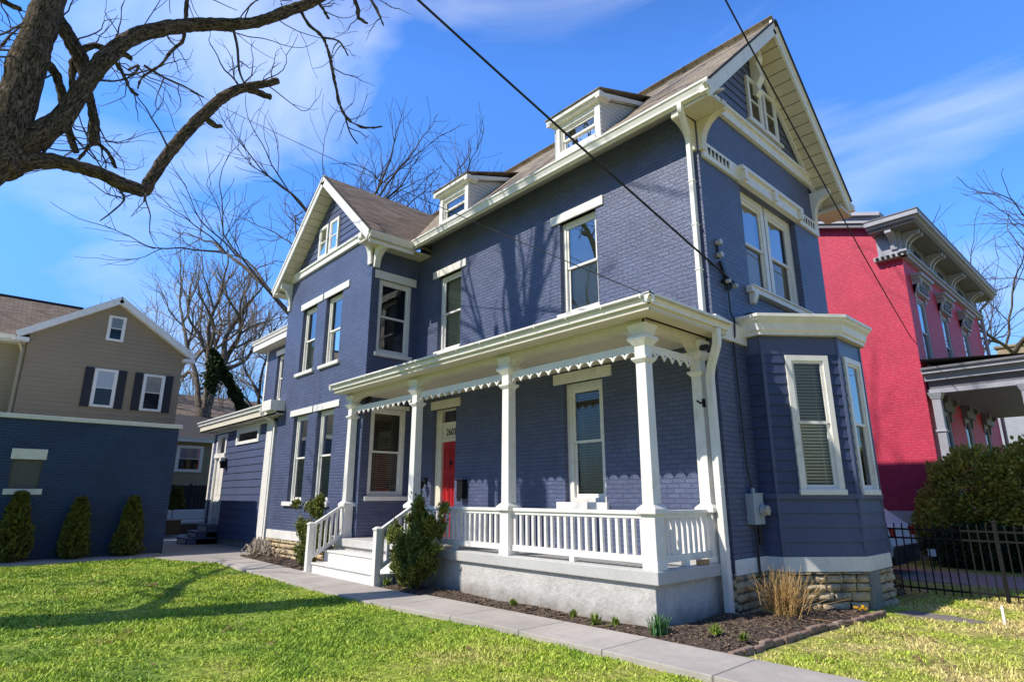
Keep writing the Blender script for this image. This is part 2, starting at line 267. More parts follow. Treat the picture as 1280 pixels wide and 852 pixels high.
# lawn: green turf that turns dry towards the side yard
def lawnmat(name, blades):
    m = bpy.data.materials.new(name); m.use_nodes = True; t = m.node_tree; b = t.nodes['Principled BSDF']
    b.inputs['Roughness'].default_value = .8 if not blades else .55; b.inputs['Specular IOR Level'].default_value = .25
    tc = N(t, 'ShaderNodeTexCoord')
    n1 = N(t, 'ShaderNodeTexNoise'); n1.inputs['Scale'].default_value = .8; n1.inputs['Detail'].default_value = 8; n1.inputs['Roughness'].default_value = .78
    n2 = N(t, 'ShaderNodeTexNoise'); n2.inputs['Scale'].default_value = 26 if blades else 14; n2.inputs['Detail'].default_value = 4
    for n in (n1, n2): t.links.new(tc.outputs['Object'], n.inputs['Vector'])
    sp = N(t, 'ShaderNodeSeparateXYZ'); t.links.new(tc.outputs['Object'], sp.inputs[0])
    gx = N(t, 'ShaderNodeMapRange'); gx.inputs[1].default_value = -7; gx.inputs[2].default_value = -1.0; gx.inputs[3].default_value = -.055; gx.inputs[4].default_value = .13
    t.links.new(sp.outputs[0], gx.inputs[0])
    gy = N(t, 'ShaderNodeMapRange'); gy.inputs[1].default_value = 5; gy.inputs[2].default_value = 10; gy.inputs[3].default_value = 0; gy.inputs[4].default_value = .02
    t.links.new(sp.outputs[1], gy.inputs[0])
    a = N(t, 'ShaderNodeMath', operation='ADD'); t.links.new(n1.outputs[0], a.inputs[0]); t.links.new(gx.outputs[0], a.inputs[1])
    a2 = N(t, 'ShaderNodeMath', operation='ADD'); t.links.new(a.outputs[0], a2.inputs[0]); t.links.new(gy.outputs[0], a2.inputs[1])
    r = N(t, 'ShaderNodeValToRGB'); e = r.color_ramp.elements
    g = 1.9 if blades else 1.05
    e[0].position = .30; e[0].color = (.095*g, .165*g, .016*g, 1)
    e[1].position = .80; e[1].color = (.50*g, .40*g, .18*g, 1)
    for p_, c_ in ((.42, (.18, .262, .028)), (.51, (.265, .32, .040)), (.58, (.30, .315, .065)), (.66, (.39, .335, .13))):
        k = e.new(p_); k.color = (c_[0]*g, c_[1]*g, c_[2]*g, 1)
    t.links.new(a2.outputs[0], r.inputs[0])
    mr = N(t, 'ShaderNodeMapRange'); mr.inputs[1].default_value = .3; mr.inputs[2].default_value = .7; mr.inputs[3].default_value = .42; mr.inputs[4].default_value = 1.45
    t.links.new(n2.outputs[0], mr.inputs[0])
    x = N(t, 'ShaderNodeMix', data_type='RGBA', blend_type='MULTIPLY'); x.inputs[0].default_value = 1
    t.links.new(r.outputs[0], x.inputs[6]); t.links.new(mr.outputs[0], x.inputs[7]); t.links.new(x.outputs[2], b.inputs['Base Color'])
    if not blades:
        bp = N(t, 'ShaderNodeBump'); bp.inputs['Strength'].default_value = .6; bp.inputs['Distance'].default_value = .03
        t.links.new(n2.outputs[0], bp.inputs['Height']); t.links.new(bp.outputs[0], b.inputs['Normal'])
    else:
        b.inputs['Transmission Weight'].default_value = 0
    M[name] = m
lawnmat('lawn_ground', False); lawnmat('grass_blade', True)
# stamped concrete walk: slabs with joints
brickmat('walk_stone', (.45, .405, .355), rough=.85, bw=1.25, bh=30, mortar=.014, var=.05, bump=.3, vec='x,y', mdark=.45, pamt=.6, patch=(.36, .31, .27), dist=.02)

# ------------------------------------------------------------------ mesh builder
class F:      # wall frame: u along the wall, n outwards, z up
    def __init__(s, ox, oy, ux, uy):
        l = math.hypot(ux, uy); s.o = (ox, oy); s.u = (ux/l, uy/l); s.n = (uy/l, -ux/l)
    def __call__(s, u, n, z): return (s.o[0]+s.u[0]*u+s.n[0]*n, s.o[1]+s.u[1]*u+s.n[1]*n, z)
WORLD = lambda u, n, z: (u, n, z)
class MB:
    def __init__(s, T=WORLD): s.v = []; s.f = []; s.m = []; s.mats = []; s.T = T; s.a = []
    def mi(s, m):
        if m not in s.mats: s.mats.append(m)
        return s.mats.index(m)
    def add(s, vs, fs, m, at=None):
        k = len(s.v); s.v += [tuple(p) for p in vs]; s.a += at if at else [(0, 0, 0)]*(len(s.v)-k); i = s.mi(m)
        for f in fs: s.f.append(tuple(k+a for a in f)); s.m.append(i)
    def poly(s, pts, m): s.add([s.T(*p) for p in pts], [tuple(range(len(pts)))], m)
    def box(s, u0, u1, n0, n1, z0, z1, m):
        p = [s.T(u, n, z) for z in (z0, z1) for (u, n) in ((u0, n0), (u1, n0), (u1, n1), (u0, n1))]
        s.add(p, [(0, 1, 2, 3), (4, 5, 6, 7), (0, 1, 5, 4), (1, 2, 6, 5), (2, 3, 7, 6), (3, 0, 4, 7)], m)
    def frus(s, cu, cn, a0, a1, z0, z1, m, b0=None, b1=None):
        b0 = b0 or a0; b1 = b1 or a1
        p = [s.T(cu+x*a, cn+y*b, z) for z, a, b in ((z0, a0, b0), (z1, a1, b1)) for x, y in ((-1, -1), (1, -1), (1, 1), (-1, 1))]
        s.add(p, [(0, 1, 2, 3), (4, 5, 6, 7), (0, 1, 5, 4), (1, 2, 6, 5), (2, 3, 7, 6), (3, 0, 4, 7)], m)
    def prism(s, prof, u0, u1, m):          # profile in (n,z) swept along u
        k = len(prof); p = [s.T(u0, n, z) for n, z in prof]+[s.T(u1, n, z) for n, z in prof]
        s.add(p, [tuple(range(k)), tuple(range(k, 2*k))]+[(i, (i+1) % k, k+(i+1) % k, k+i) for i in range(k)], m)
    def slab(s, prof, n0, n1, m):           # outline in (u,z) given thickness along n
        k = len(prof); p = [s.T(u, n0, z) for u, z in prof]+[s.T(u, n1, z) for u, z in prof]
        s.add(p, [tuple(range(k)), tuple(range(k, 2*k))]+[(i, (i+1) % k, k+(i+1) % k, k+i) for i in range(k)], m)
    def plate(s, prof, z0, z1, m):          # outline in (u,n) given height
        k = len(prof); p = [s.T(u, n, z0) for u, n in prof]+[s.T(u, n, z1) for u, n in prof]
        s.add(p, [tuple(range(k)), tuple(range(k, 2*k))]+[(i, (i+1) % k, k+(i+1) % k, k+i) for i in range(k)], m)
    def obox(s, p0, p1, a, b, m):           # oriented bar with half extents a, b
        p0, p1, a, b = map(Vector, (p0, p1, a, b))
        p = [q+x*a+y*b for q in (p0, p1) for x, y in ((-1, -1), (1, -1), (1, 1), (-1, 1))]
        s.add(p, [(0, 1, 2, 3), (4, 5, 6, 7), (0, 1, 5, 4), (1, 2, 6, 5), (2, 3, 7, 6), (3, 0, 4, 7)], m)
    def tube(s, pts, rad, m, sides=6, cap=True, twist=0.0):
        pts = [Vector(p) for p in pts]; n = len(pts)
        if not hasattr(rad, '__len__'): rad = [rad]*n
        t0 = (pts[1]-pts[0]).normalized()
        up = Vector((0, 0, 1)) if abs(t0.z) < .9 else Vector((1, 0, 0))
        a = t0.cross(up).normalized(); vs = []; at = []; ln = random.random()*50
        for i in range(n):
            t = (pts[min(i+1, n-1)]-pts[max(i-1, 0)])
            if t.length < 1e-9: t = t0
            t.normalize(); a = (a-t*a.dot(t))
            if a.length < 1e-6: a = t.orthogonal()
            a.normalize(); b = t.cross(a)
            if i: ln += (pts[i]-pts[i-1]).length
            for k in range(sides):
                q = 2*math.pi*k/sides+twist
                at.append((math.cos(q)*rad[i], math.sin(q)*rad[i], ln))
                vs.append(pts[i]+(a*math.cos(q)+b*math.sin(q))*rad[i])
        fs = [(i*sides+k, i*sides+(k+1) % sides, (i+1)*sides+(k+1) % sides, (i+1)*sides+k) for i in range(n-1) for k in range(sides)]
        if cap: fs += [tuple(range(sides)), tuple(range((n-1)*sides, n*sides))]
        s.add(vs, fs, m, at)
    def disc(s, c, axis, r, h, m, sides=14):
        c = Vector(c); axis = Vector(axis).normalized(); s.tube([c, c+axis*h], r, m, sides)
    def pieces(s):
        """groups of faces that stand apart from each other, so that each becomes a part of its own"""
        n = len(s.v); root = list(range(n))
        def find(a):
            while root[a] != a: root[a] = root[root[a]]; a = root[a]
            return a
        for f in s.f:
            a = find(f[0])
            for q in f[1:]:
                b_ = find(q)
                if b_ != a: root[b_] = a
        rs = np.array([find(i) for i in range(n)]); ids, isl = np.unique(rs, return_inverse=True); k = len(ids)
        if k > 700 or k < 2: return None
        P = np.array(s.v); lo = np.full((k, 3), np.inf); hi = np.full((k, 3), -np.inf); np.minimum.at(lo, isl, P); np.maximum.at(hi, isl, P)
        size = (hi-lo).max(1); gap = np.maximum(0, np.maximum(lo[:, None]-hi[None], lo[None]-hi[:, None])); near = np.sqrt((gap**2).sum(2)) <= np.maximum(.02, .5*np.maximum(size[:, None], size[None]))
        grp = np.full(k, -1); g = 0
        for i in range(k):
            if grp[i] >= 0: continue
            todo = [i]; grp[i] = g
            while todo:
                j = todo.pop()
                for q in np.nonzero(near[j] & (grp < 0))[0]: grp[q] = g; todo.append(q)
            g += 1
        return (g, grp[isl]) if g > 1 else None
    def build(s, name, parent=None, bevel=0.0, smooth=False, local=False, label=None, stuff=False, whole=False):
        got = s.pieces() if parent is not None and not whole and name not in ('trunk', 'crown', 'foliage', 'stems', 'branches', 'blades', 'green_shoots', 'stem', 'ivy') else None
        if got:
            first = None
            for g in range(got[0]):
                q = MB(); idx = [i for i in range(len(s.v)) if got[1][i] == g]; new = {a: i for i, a in enumerate(idx)}
                q.v = [s.v[i] for i in idx]; q.a = [s.a[i] for i in idx]; q.mats = list(s.mats)
                for f, m_ in zip(s.f, s.m):
                    if f[0] in new: q.f.append(tuple(new[a] for a in f)); q.m.append(m_)
                o = q.build(name, parent, bevel, smooth, local, label, stuff, True); first = first or o
            return first
        me = bpy.data.meshes.new(name); me.from_pydata([tuple(v) for v in s.v], [], s.f)
        for k in s.mats: me.materials.append(M[k])
        me.polygons.foreach_set('material_index', s.m)
        if any(k.startswith('bark') for k in s.mats): me.attributes.new('grain', 'FLOAT_VECTOR', 'POINT').data.foreach_set('vector', np.array(s.a, dtype=np.float32).ravel())
        bm = bmesh.new(); bm.from_mesh(me); bmesh.ops.recalc_face_normals(bm, faces=bm.faces); bm.to_mesh(me); bm.free()
        if smooth: me.polygons.foreach_set('use_smooth', [True]*len(me.polygons))
        me.update()
        o = bpy.data.objects.new(name, me); COL.objects.link(o); attach(o, parent, local)
        if bevel:
            md = o.modifiers.new('bevel', 'BEVEL'); md.width = bevel; md.segments = 2; md.limit_method = 'ANGLE'; md.harden_normals = False
        if label: o['label'] = label
        if stuff: o['kind'] = 'stuff'
        return o
def attach(o, parent, local=False):
    if parent is None: return
    o.parent = parent
    if not local:
        mw = Matrix.Identity(4); q = parent; chain = []
        while q: chain.append(q); q = q.parent
        for q in reversed(chain): mw = mw @ q.matrix_parent_inverse @ Matrix.Translation(q.location) @ Matrix.Rotation(q.rotation_euler.z, 4, 'Z')
        o.matrix_parent_inverse = mw.inverted()
def tag(o, label, cat, group=None, kind=None):
    if label: o['label'] = label
    if cat: o['category'] = cat
    if group: o['group'] = group
    if kind: o['kind'] = kind
    return o
def thing(name, label, cat, loc=(0, 0, 0), group=None, rz=0):
    o = bpy.data.objects.new(name, None); COL.objects.link(o); o.location = loc; o.rotation_euler = (0, 0, rz); o.empty_display_size = .2
    return tag(o, label, cat, group)
def struct(o): o['kind'] = 'structure'; return o
def npmesh(name, V, Fc, m, parent=None, local=False):
    """triangles or quads straight from arrays"""
    k = Fc.shape[1]
    me = bpy.data.meshes.new(name); me.vertices.add(len(V)); me.vertices.foreach_set('co', V.astype(np.float32).ravel())
    me.loops.add(Fc.size); me.loops.foreach_set('vertex_index', Fc.astype(np.int32).ravel())
    me.polygons.add(len(Fc)); me.polygons.foreach_set('loop_start', np.arange(0, Fc.size, k, dtype=np.int32)); me.polygons.foreach_set('loop_total', np.full(len(Fc), k, dtype=np.int32))
    me.materials.append(M[m]); me.update(calc_edges=True); me.validate()
    o = bpy.data.objects.new(name, me); COL.objects.link(o); attach(o, parent, local); return o

# ------------------------------------------------------------------ wall helpers
def wall(mb, T, u0, u1, z0, z1, holes, m, depth=.2, jamb=None):
    """brick skin with openings and their reveals; holes = (u0,u1,z0,z1)"""
    us = sorted({u0, u1, *[h[0] for h in holes], *[h[1] for h in holes]}); zs = sorted({z0, z1, *[h[2] for h in holes], *[h[3] for h in holes]})
    us = [u for u in us if u0 <= u <= u1]; zs = [z for z in zs if z0 <= z <= z1]
    for a, b in zip(us, us[1:]):
        for c, d in zip(zs, zs[1:]):
            mu, mz = (a+b)/2, (c+d)/2
            if any(h[0] < mu < h[1] and h[2] < mz < h[3] for h in holes): continue
            mb.add([T(a, 0, c), T(b, 0, c), T(b, 0, d), T(a, 0, d)], [(0, 1, 2, 3)], m)
    for h in holes:
        a, b, c, d = h[:4]
        for q in (((a, 0, c), (a, 0, d), (a, -depth, d), (a, -depth, c)), ((b, 0, c), (b, -depth, c), (b, -depth, d), (b, 0, d)), ((a, 0, c), (a, -depth, c), (b, -depth, c), (b, 0, c)), ((a, 0, d), (b, 0, d), (b, -depth, d), (a, -depth, d))):
            mb.add([T(*p) for p in q], [(0, 1, 2, 3)], jamb or m)
def siding(mb, T, outline, m, row=.15, z0=0.0, lap=.018, n0=0.0):
    """lapped boards clipped to a convex outline in (u,z)"""
    zmin = min(p[1] for p in outline); zmax = max(p[1] for p in outline); k = len(outline)
    def span(z):
        xs = []
        for i in range(k):
            (a, za), (b, zb) = outline[i], outline[(i+1) % k]
            if abs(za-zb) < 1e-9:
                if abs(za-z) < 1e-6: xs += [a, b]
            elif min(za, zb)-1e-6 <= z <= max(za, zb)+1e-6: xs.append(a+(b-a)*(z-za)/(zb-za))
        return (min(xs), max(xs)) if xs else None
    i = math.floor((zmin-z0)/row)
    while z0+i*row < zmax-1e-4:
        a = max(zmin, z0+i*row); b = min(zmax, z0+(i+1)*row); i += 1
        if b-a < .004: continue
        sa, sb = span(a+1e-5), span(b-1e-5)
        if not sa or not sb: continue
        mb.add([T(sa[0], n0+lap, a), T(sa[1], n0+lap, a), T(sb[1], n0+.002, b), T(sb[0], n0+.002, b)], [(0, 1, 2, 3)], m)
        mb.add([T(sa[0], n0, a), T(sa[1], n0, a), T(sa[1], n0+lap, a), T(sa[0], n0+lap, a)], [(0, 1, 2, 3)], m)
        if sa[0] == sb[0]: mb.add([T(sa[0], n0, a), T(sa[0], n0+lap, a), T(sb[0], n0+.002, b)], [(0, 1, 2)], m)
        if sa[1] == sb[1]: mb.add([T(sa[1], n0, a), T(sa[1], n0+lap, a), T(sb[1], n0+.002, b)], [(0, 1, 2)], m)
def siding_holes(mb, T, u0, u1, za, zb, holes, m, **kw):
    cuts = sorted({u0, u1, *[h[0] for h in holes], *[h[1] for h in holes]})
    for a, b in zip(cuts, cuts[1:]):
        hs = sorted([h for h in holes if h[0] < (a+b)/2 < h[1]], key=lambda h: h[2]); z = za
        for h in hs:
            if h[2] > z+.001: siding(mb, T, [(a, z), (b, z), (b, h[2]), (a, h[2])], m, **kw)
            z = h[3]
        if z < zb-.001: siding(mb, T, [(a, z), (b, z), (b, zb), (a, zb)], m, **kw)

def window(parent, T, u0, u1, z0, z1, rec=.12, casing=.08, lintel=None, sill=None, blind=1.0, blindmat='blinds', glass='glass', sash=.05, depth=.5, trim='white_paint', split=.5, sub=True, lowglass=None, room='interior', double=True):
    """double-hung window set rec behind the wall face: frame mesh with glass, blind, sill and lintel as sub-parts"""
    fb = MB(T); c = casing; n = -rec
    # outer casing
    fb.box(u0, u0+c, n-.06, n+.02, z0, z1, trim); fb.box(u1-c, u1, n-.06, n+.02, z0, z1, trim)
    fb.box(u0+c, u1-c, n-.06, n+.02, z1-c, z1, trim); fb.box(u0+c, u1-c, n-.06, n+.025, z0, z0+c*.6, trim)
    a, b, lo, hi = u0+c, u1-c, z0+c*.6, z1-c
    mid = lo+(hi-lo)*split; s = sash
    gb = MB(T)
    if double:
        # upper sash in front, lower sash behind
        for (x0, x1, y0, y1) in ((a, a+s, mid, hi), (b-s, b, mid, hi), (a+s, b-s, hi-s, hi), (a+s, b-s, mid-.012, mid+s*.7)): fb.box(x0, x1, n-.045, n-.005, y0, y1, trim)
        for (x0, x1, y0, y1) in ((a, a+s, lo, mid-.014), (b-s, b, lo, mid-.014), (a+s, b-s, lo, lo+s*1.3)): fb.box(x0, x1, n-.058, n-.03, y0, y1, trim)
        gb.poly([(a+s, n-.025, mid), (b-s, n-.025, mid), (b-s, n-.025, hi-s), (a+s, n-.025, hi-s)], glass)
        gb.poly([(a+s, n-.05, lo+s), (b-s, n-.05, lo+s), (b-s, n-.05, mid), (a+s, n-.05, mid)], lowglass or glass)
    else:
        for (x0, x1, y0, y1) in ((a, a+s, lo, hi), (b-s, b, lo, hi), (a+s, b-s, hi-s, hi), (a+s, b-s, lo, lo+s)): fb.box(x0, x1, n-.045, n-.005, y0, y1, trim)
        gb.poly([(a+s, n-.025, lo+s), (b-s, n-.025, lo+s), (b-s, n-.025, hi-s), (a+s, n-.025, hi-s)], glass)
    # the dark room behind
    d = n-depth; e = n-.062
    rb = MB(T)
    for q in (((a, d, lo), (b, d, lo), (b, d, hi), (a, d, hi)), ((a, e, lo), (a, d, lo), (a, d, hi), (a, e, hi)), ((b, e, lo), (b, e, hi), (b, d, hi), (b, d, lo)), ((a, e, hi), (a, d, hi), (b, d, hi), (b, e, hi)), ((a, e, lo), (b, e, lo), (b, d, lo), (a, d, lo))): rb.poly(q, room)
    win = fb.build('window', parent)
    gb.build('glass', win); rb.build('window_interior', win)
    if blind > 0:
        bb = MB(T); zb = hi-(hi-lo)*blind; pitch = .05; z = hi-.03
        if blindmat == 'curtain': bb.poly([(a+.01, n-.1, zb), (b-.01, n-.1, zb), (b-.01, n-.1, hi), (a+.01, n-.1, hi)], 'curtain')
        else:
            while z > zb:
                bb.poly([(a+.015, n-.125, z-.018), (b-.015, n-.125, z-.018), (b-.015, n-.088, z+.014), (a+.015, n-.088, z+.014)], blindmat); z -= pitch
            for uu in (a+(b-a)*.2, a+(b-a)*.8): bb.box(uu-.006, uu+.006, n-.127, n-.124, zb, hi, blindmat)
        bb.build('blind', win)
    if lintel:
        lb = MB(T); lb.box(lintel[0], lintel[1], -.10, .035, lintel[2], lintel[3], trim); lb.build('lintel', win, bevel=.006)
    if sill:
        sb = MB(T); sb.box(sill[0], sill[1], -rec-.03, .07, sill[2], sill[3], trim); sb.build('sill', win, bevel=.006)
    return win
def surface_window(parent, T, u0, u1, z0, z1, casing=.07, trim='white_paint', glass='glass', n=.02, sill=False, curtain=True, split=.5):
    """small window planted on the face of siding"""
    fb = MB(T); c = casing; a, b, lo, hi = u0+c, u1-c, z0+c, z1-c; mid = lo+(hi-lo)*split
    fb.box(u0, a, 0, n+.04, z0, z1, trim); fb.box(b, u1, 0, n+.04, z0, z1, trim); fb.box(a, b, 0, n+.04, hi, z1, trim); fb.box(a, b, 0, n+.045, z0, lo, trim)
    s = .03
    fb.box(a, b, n, n+.03, mid-s/2, mid+s/2, trim)
    for (x0, x1) in ((a, a+s), (b-s, b)): fb.box(x0, x1, n, n+.022, lo, hi, trim)
    if sill: fb.box(u0-.06, u1+.06, 0, n+.10, z0-.05, z0-.002, trim)
    wn = fb.build('window', parent)
    g = MB(T); g.poly([(a, n+.012, lo), (b, n+.012, lo), (b, n+.012, hi), (a, n+.012, hi)], glass); g.build('glass', wn)
    k = MB(T)
    k.poly([(a, n+.003, lo), (b, n+.003, lo), (b, n+.003, hi), (a, n+.003, hi)], 'interior'); k.build('window_interior', wn)
    if curtain:
        k = MB(T); k.poly([(a, n+.006, mid), (b, n+.006, mid), (b, n+.006, hi), (a, n+.006, hi)], 'curtain'); k.build('curtain', wn)
    return wn
def gutter(mb, T, u0, u1, n, z, m='white_paint', h=.13, d=.12):
    """K-style gutter whose outer lip is at n, top at z"""
    old = mb.T; mb.T = T
    mb.prism([(n, z), (n+.0, z-.03), (n-.02, z-.045), (n-.05, z-h*.75), (n-.055, z-h), (n-d, z-h), (n-d, z-.012), (n-.018, z-.014), (n-.016, z)], u0, u1, m); mb.T = old
def bracket(mb, T, u, w, n0, ln, z0, h, m):
    """scrolled corbel: long top, concave belly down to the wall"""
    p = [(n0, z0), (n0+ln, z0), (n0+ln, z0-h*.18)]
    for i in range(9):
        q = i/8*math.pi/2
        p.append((n0+ln*.16+ln*.80*(1-math.sin(q)), z0-h*.22-h*.62*(1-math.cos(q))))
    p += [(n0+ln*.14, z0-h), (n0, z0-h)]
    old = mb.T; mb.T = T; mb.prism(p, u-w/2, u+w/2, m); mb.T = old

# ================================================================== THE BLUE HOUSE
XE, YF, YW, XW0, XW1, YB = -4.45, 8.25, 6.85, -17.95, -12.75, 13.15
TF = F(0, YF, 1, 0); TW = F(0, YW, 1, 0); TE = F(XE, 0, 0, 1); TWR = F(XW1, 0, 0, 1); TA = F(0, 7.0, 1, 0)
H = thing('house', 'large navy blue brick house with white trim, steep gables and a long front porch', 'house', (-11, 9, 0))

# --- openings
up = [(-11.83, -10.90, 5.03, 6.98), (-7.63, -6.68, 5.03, 6.98)]
pw = (-7.63, -6.68, 1.50, 3.66); dr = (-11.90, -10.98, .70, 3.60)
ww = [(-16.78, -15.83), (-15.24, -14.28)]
b = MB()
wall(b, TF, XW1, XE, .55, 8.10, up+[pw, dr], 'navy_brick', .22)
wall(b, TE, YF, 9.2, .74, 8.25, [], 'navy_brick')
wall(b, TE, 9.2, 12.2, 4.2, 8.25, [(9.62, 11.95, 5.10, 7.08)], 'navy_brick', .22)
wall(b, TE, 12.2, YB, .74, 8.25, [], 'navy_brick')
TB_ = F(XE, YB, -1, 0); wall(b, TB_, 0, 19, 0, 7.8, [], 'navy_brick')
b.build('brick_wall', H)
b = MB()
wall(b, TW, XW0, XW1, .70, 8.06, [(a, c, 5.03, 6.96) for a, c in ww]+[(a, c, 1.46, 3.80) for a, c in ww], 'navy_brick', .2)
wall(b, TWR, YW, YF, .55, 7.80, [(7.08, 8.03, 5.02, 6.92), (7.06, 8.03, 1.60, 3.66)], 'navy_brick', .2)
TL_ = F(XW0, 8.4, 0, -1); wall(b, TL_, 0, 1.55, 0, 8.0, [], 'navy_brick')
b.build('wing_wall', H)

# --- windows in brick
for i, (a, c, z0, z1) in enumerate(up):
    window(H, TF, a, c, z0, z1, lintel=(a-.23, c+.20, 6.98, 7.17), sill=(a-.06, c+.07, 4.94, 5.03), glass='glass_mirror' if i else 'glass', lowglass='glass', blind=1.0, blindmat='blinds')
window(H, TF, *pw, casing=.13, lintel=(-7.86, -6.46, 3.66, 3.86), sill=(-7.80, -6.62, 1.36, 1.50), blindmat='blinds_dark')
for a, c in ww:
    window(H, TW, a, c, 5.03, 6.96, lintel=(a-.13, c+.38, 6.96, 7.15), sill=(a-.12, c+.12, 4.94, 5.03), glass='glass_mirror', lowglass='glass', blind=1.0)
    window(H, TW, a, c, 1.46, 3.80, lintel=(a-.22, c+.30, 3.80, 3.97), sill=(a-.18, c+.10, 1.35, 1.46), glass='glass_mirror', lowglass='glass', blind=1.0)
window(H, TWR, 7.08, 8.03, 5.02, 6.92, rec=.06, lintel=(6.94, 8.15, 6.92, 7.13), sill=(7.02, 8.09, 4.92, 5.02), blind=0)
window(H, TWR, 7.06, 8.03, 1.60, 3.66, rec=.05, lintel=(7.0, 8.1, 3.66, 3.76), sill=(6.98, 8.12, 1.50, 1.60), blindmat='blinds_dark')

# --- paired window in the end gable: two sashes under one hood
for a, c in ((9.62, 10.80), (10.77, 11.95)):
    window(H, TE, a, c, 5.10, 7.08, rec=.14, casing=.16, sash=.055, glass='glass_mirror', lowglass='glass', blind=.9)
b = MB(TE)
b.box(9.48, 12.10, -.16, .10, 4.98, 5.10, 'white_paint'); b.box(9.50, 12.08, .02, .13, 5.075, 5.105, 'white_paint')
for u in (9.62, 11.96): b.prism([(.0, 4.978), (.11, 4.978), (.11, 4.92), (.06, 4.80), (0, 4.78)], u-.07, u+.07, 'white_paint')
b.build('sill', H, bevel=.006)
# carved lintel band with dentil panels at both ends
b = MB(TE)
b.box(8.33, 9.55, .0, .05, 7.10, 7.40, 'white_paint'); b.box(12.03, YB-.02, .0, .05, 7.10, 7.40, 'white_paint')
b.box(9.552, 12.028, 0, .11, 7.085, 7.30, 'white_paint'); b.box(9.50, 12.08, 0, .16, 7.302, 7.37, 'white_paint'); b.box(9.552, 12.028, 0, .10, 7.372, 7.42, 'white_paint')
for u in (9.60, 10.79, 11.97): b.box(u-.05, u+.05, .112, .175, 7.10, 7.29, 'white_paint')
for s, e in ((8.46, 9.28), (12.28, 13.02)):
    k = int((e-s)/.125)
    for i in range(k):
        u = s+.125*(i+.5)
        b.box(u-.036, u+.036, .045, .053, 7.27, 7.335, 'hole'); b.box(u-.02, u+.02, .045, .053, 7.20, 7.268, 'hole')
        b.box(u+.036, u+.058, .045, .068, 7.19, 7.34, 'white_paint')
b.build('lintel_band', H)

# --- front door with numbered transom panel
d = MB(TF); n = -.16
d.box(-11.90, -11.67, n-.05, n+.05, .70, 3.60, 'cream_paint'); d.box(-10.995, -10.98, n-.05, n+.03, .70, 3.60, 'cream_paint')
d.box(-11.67, -10.995, n-.05, n+.05, 3.56, 3.60, 'cream_paint'); d.box(-11.67, -10.995, n-.05, n+.04, 3.22, 3.29, 'cream_paint')
d.box(-11.67, -10.995, n-.05, n+.015, 2.90, 3.22, 'cream_paint'); d.box(-11.67, -10.995, n-.05, n+.045, 2.84, 2.90, 'cream_paint')
d.box(-11.96, -10.82, -.1, .03, 3.60, 3.80, 'cream_paint')
fr = d.build('door_frame', H)
d = MB(TF); d.poly([(-11.66, n-.03, 3.29), (-11.0, n-.03, 3.29), (-11.0, n-.03, 3.56), (-11.66, n-.03, 3.56)], 'glass'); d.build('transom_window', fr)
d = MB(TF); d.poly([(-11.66, n-.3, 3.25), (-11.0, n-.3, 3.25), (-11.0, n-.3, 3.6), (-11.66, n-.3, 3.6)], 'interior'); d.build('hallway', fr)
d = MB(TF); d.box(-11.668, -10.997, n-.05, n-.01, .705, 2.84, 'red_door')
for u0, u1 in ((-11.60, -11.37), (-11.30, -11.07)):
    for z0, z1 in ((.86, 1.28), (1.40, 2.05), (2.18, 2.70)):
        for (x0, x1, y0, y1) in ((u0, u1, z0, z0+.03), (u0, u1, z1-.03, z1), (u0, u0+.03, z0+.03, z1-.03), (u1-.03, u1, z0+.03, z1-.03)): d.box(x0, x1, n-.01, n+.006, y0, y1, 'red_door')
        d.box(u0+.05, u1-.05, n-.01, n+.003, z0+.05, z1-.05, 'red_door')
door = d.build('front_door', H, bevel=.003)
d = MB(TF); d.disc(TF(-11.07, n-.01, 1.62), (0, -1, 0), .03, .06, 'grey_metal'); d.build('door_knob', door, smooth=True)
d = MB(TF); d.disc(TF(-11.33, n-.012, 2.34), (0, -1, 0), .05, .03, 'black_metal'); d.build('door_knocker', door)
cu = bpy.data.curves.new('digits', 'FONT'); cu.body = '2603'; cu.size = .22; cu.extrude = .006; cu.align_x = 'LEFT'
co = bpy.data.objects.new('digits', cu); me = bpy.data.meshes.new_from_object(co); bpy.data.objects.remove(co)
for v in me.vertices: v.co = Vector(TF(-11.53+v.co.x*.86, n+.018+v.co.z, 2.985+v.co.y))
me.materials.clear(); me.materials.append(M['black_metal'])
o = bpy.data.objects.new('house_number', me); COL.objects.link(o); attach(o, fr)

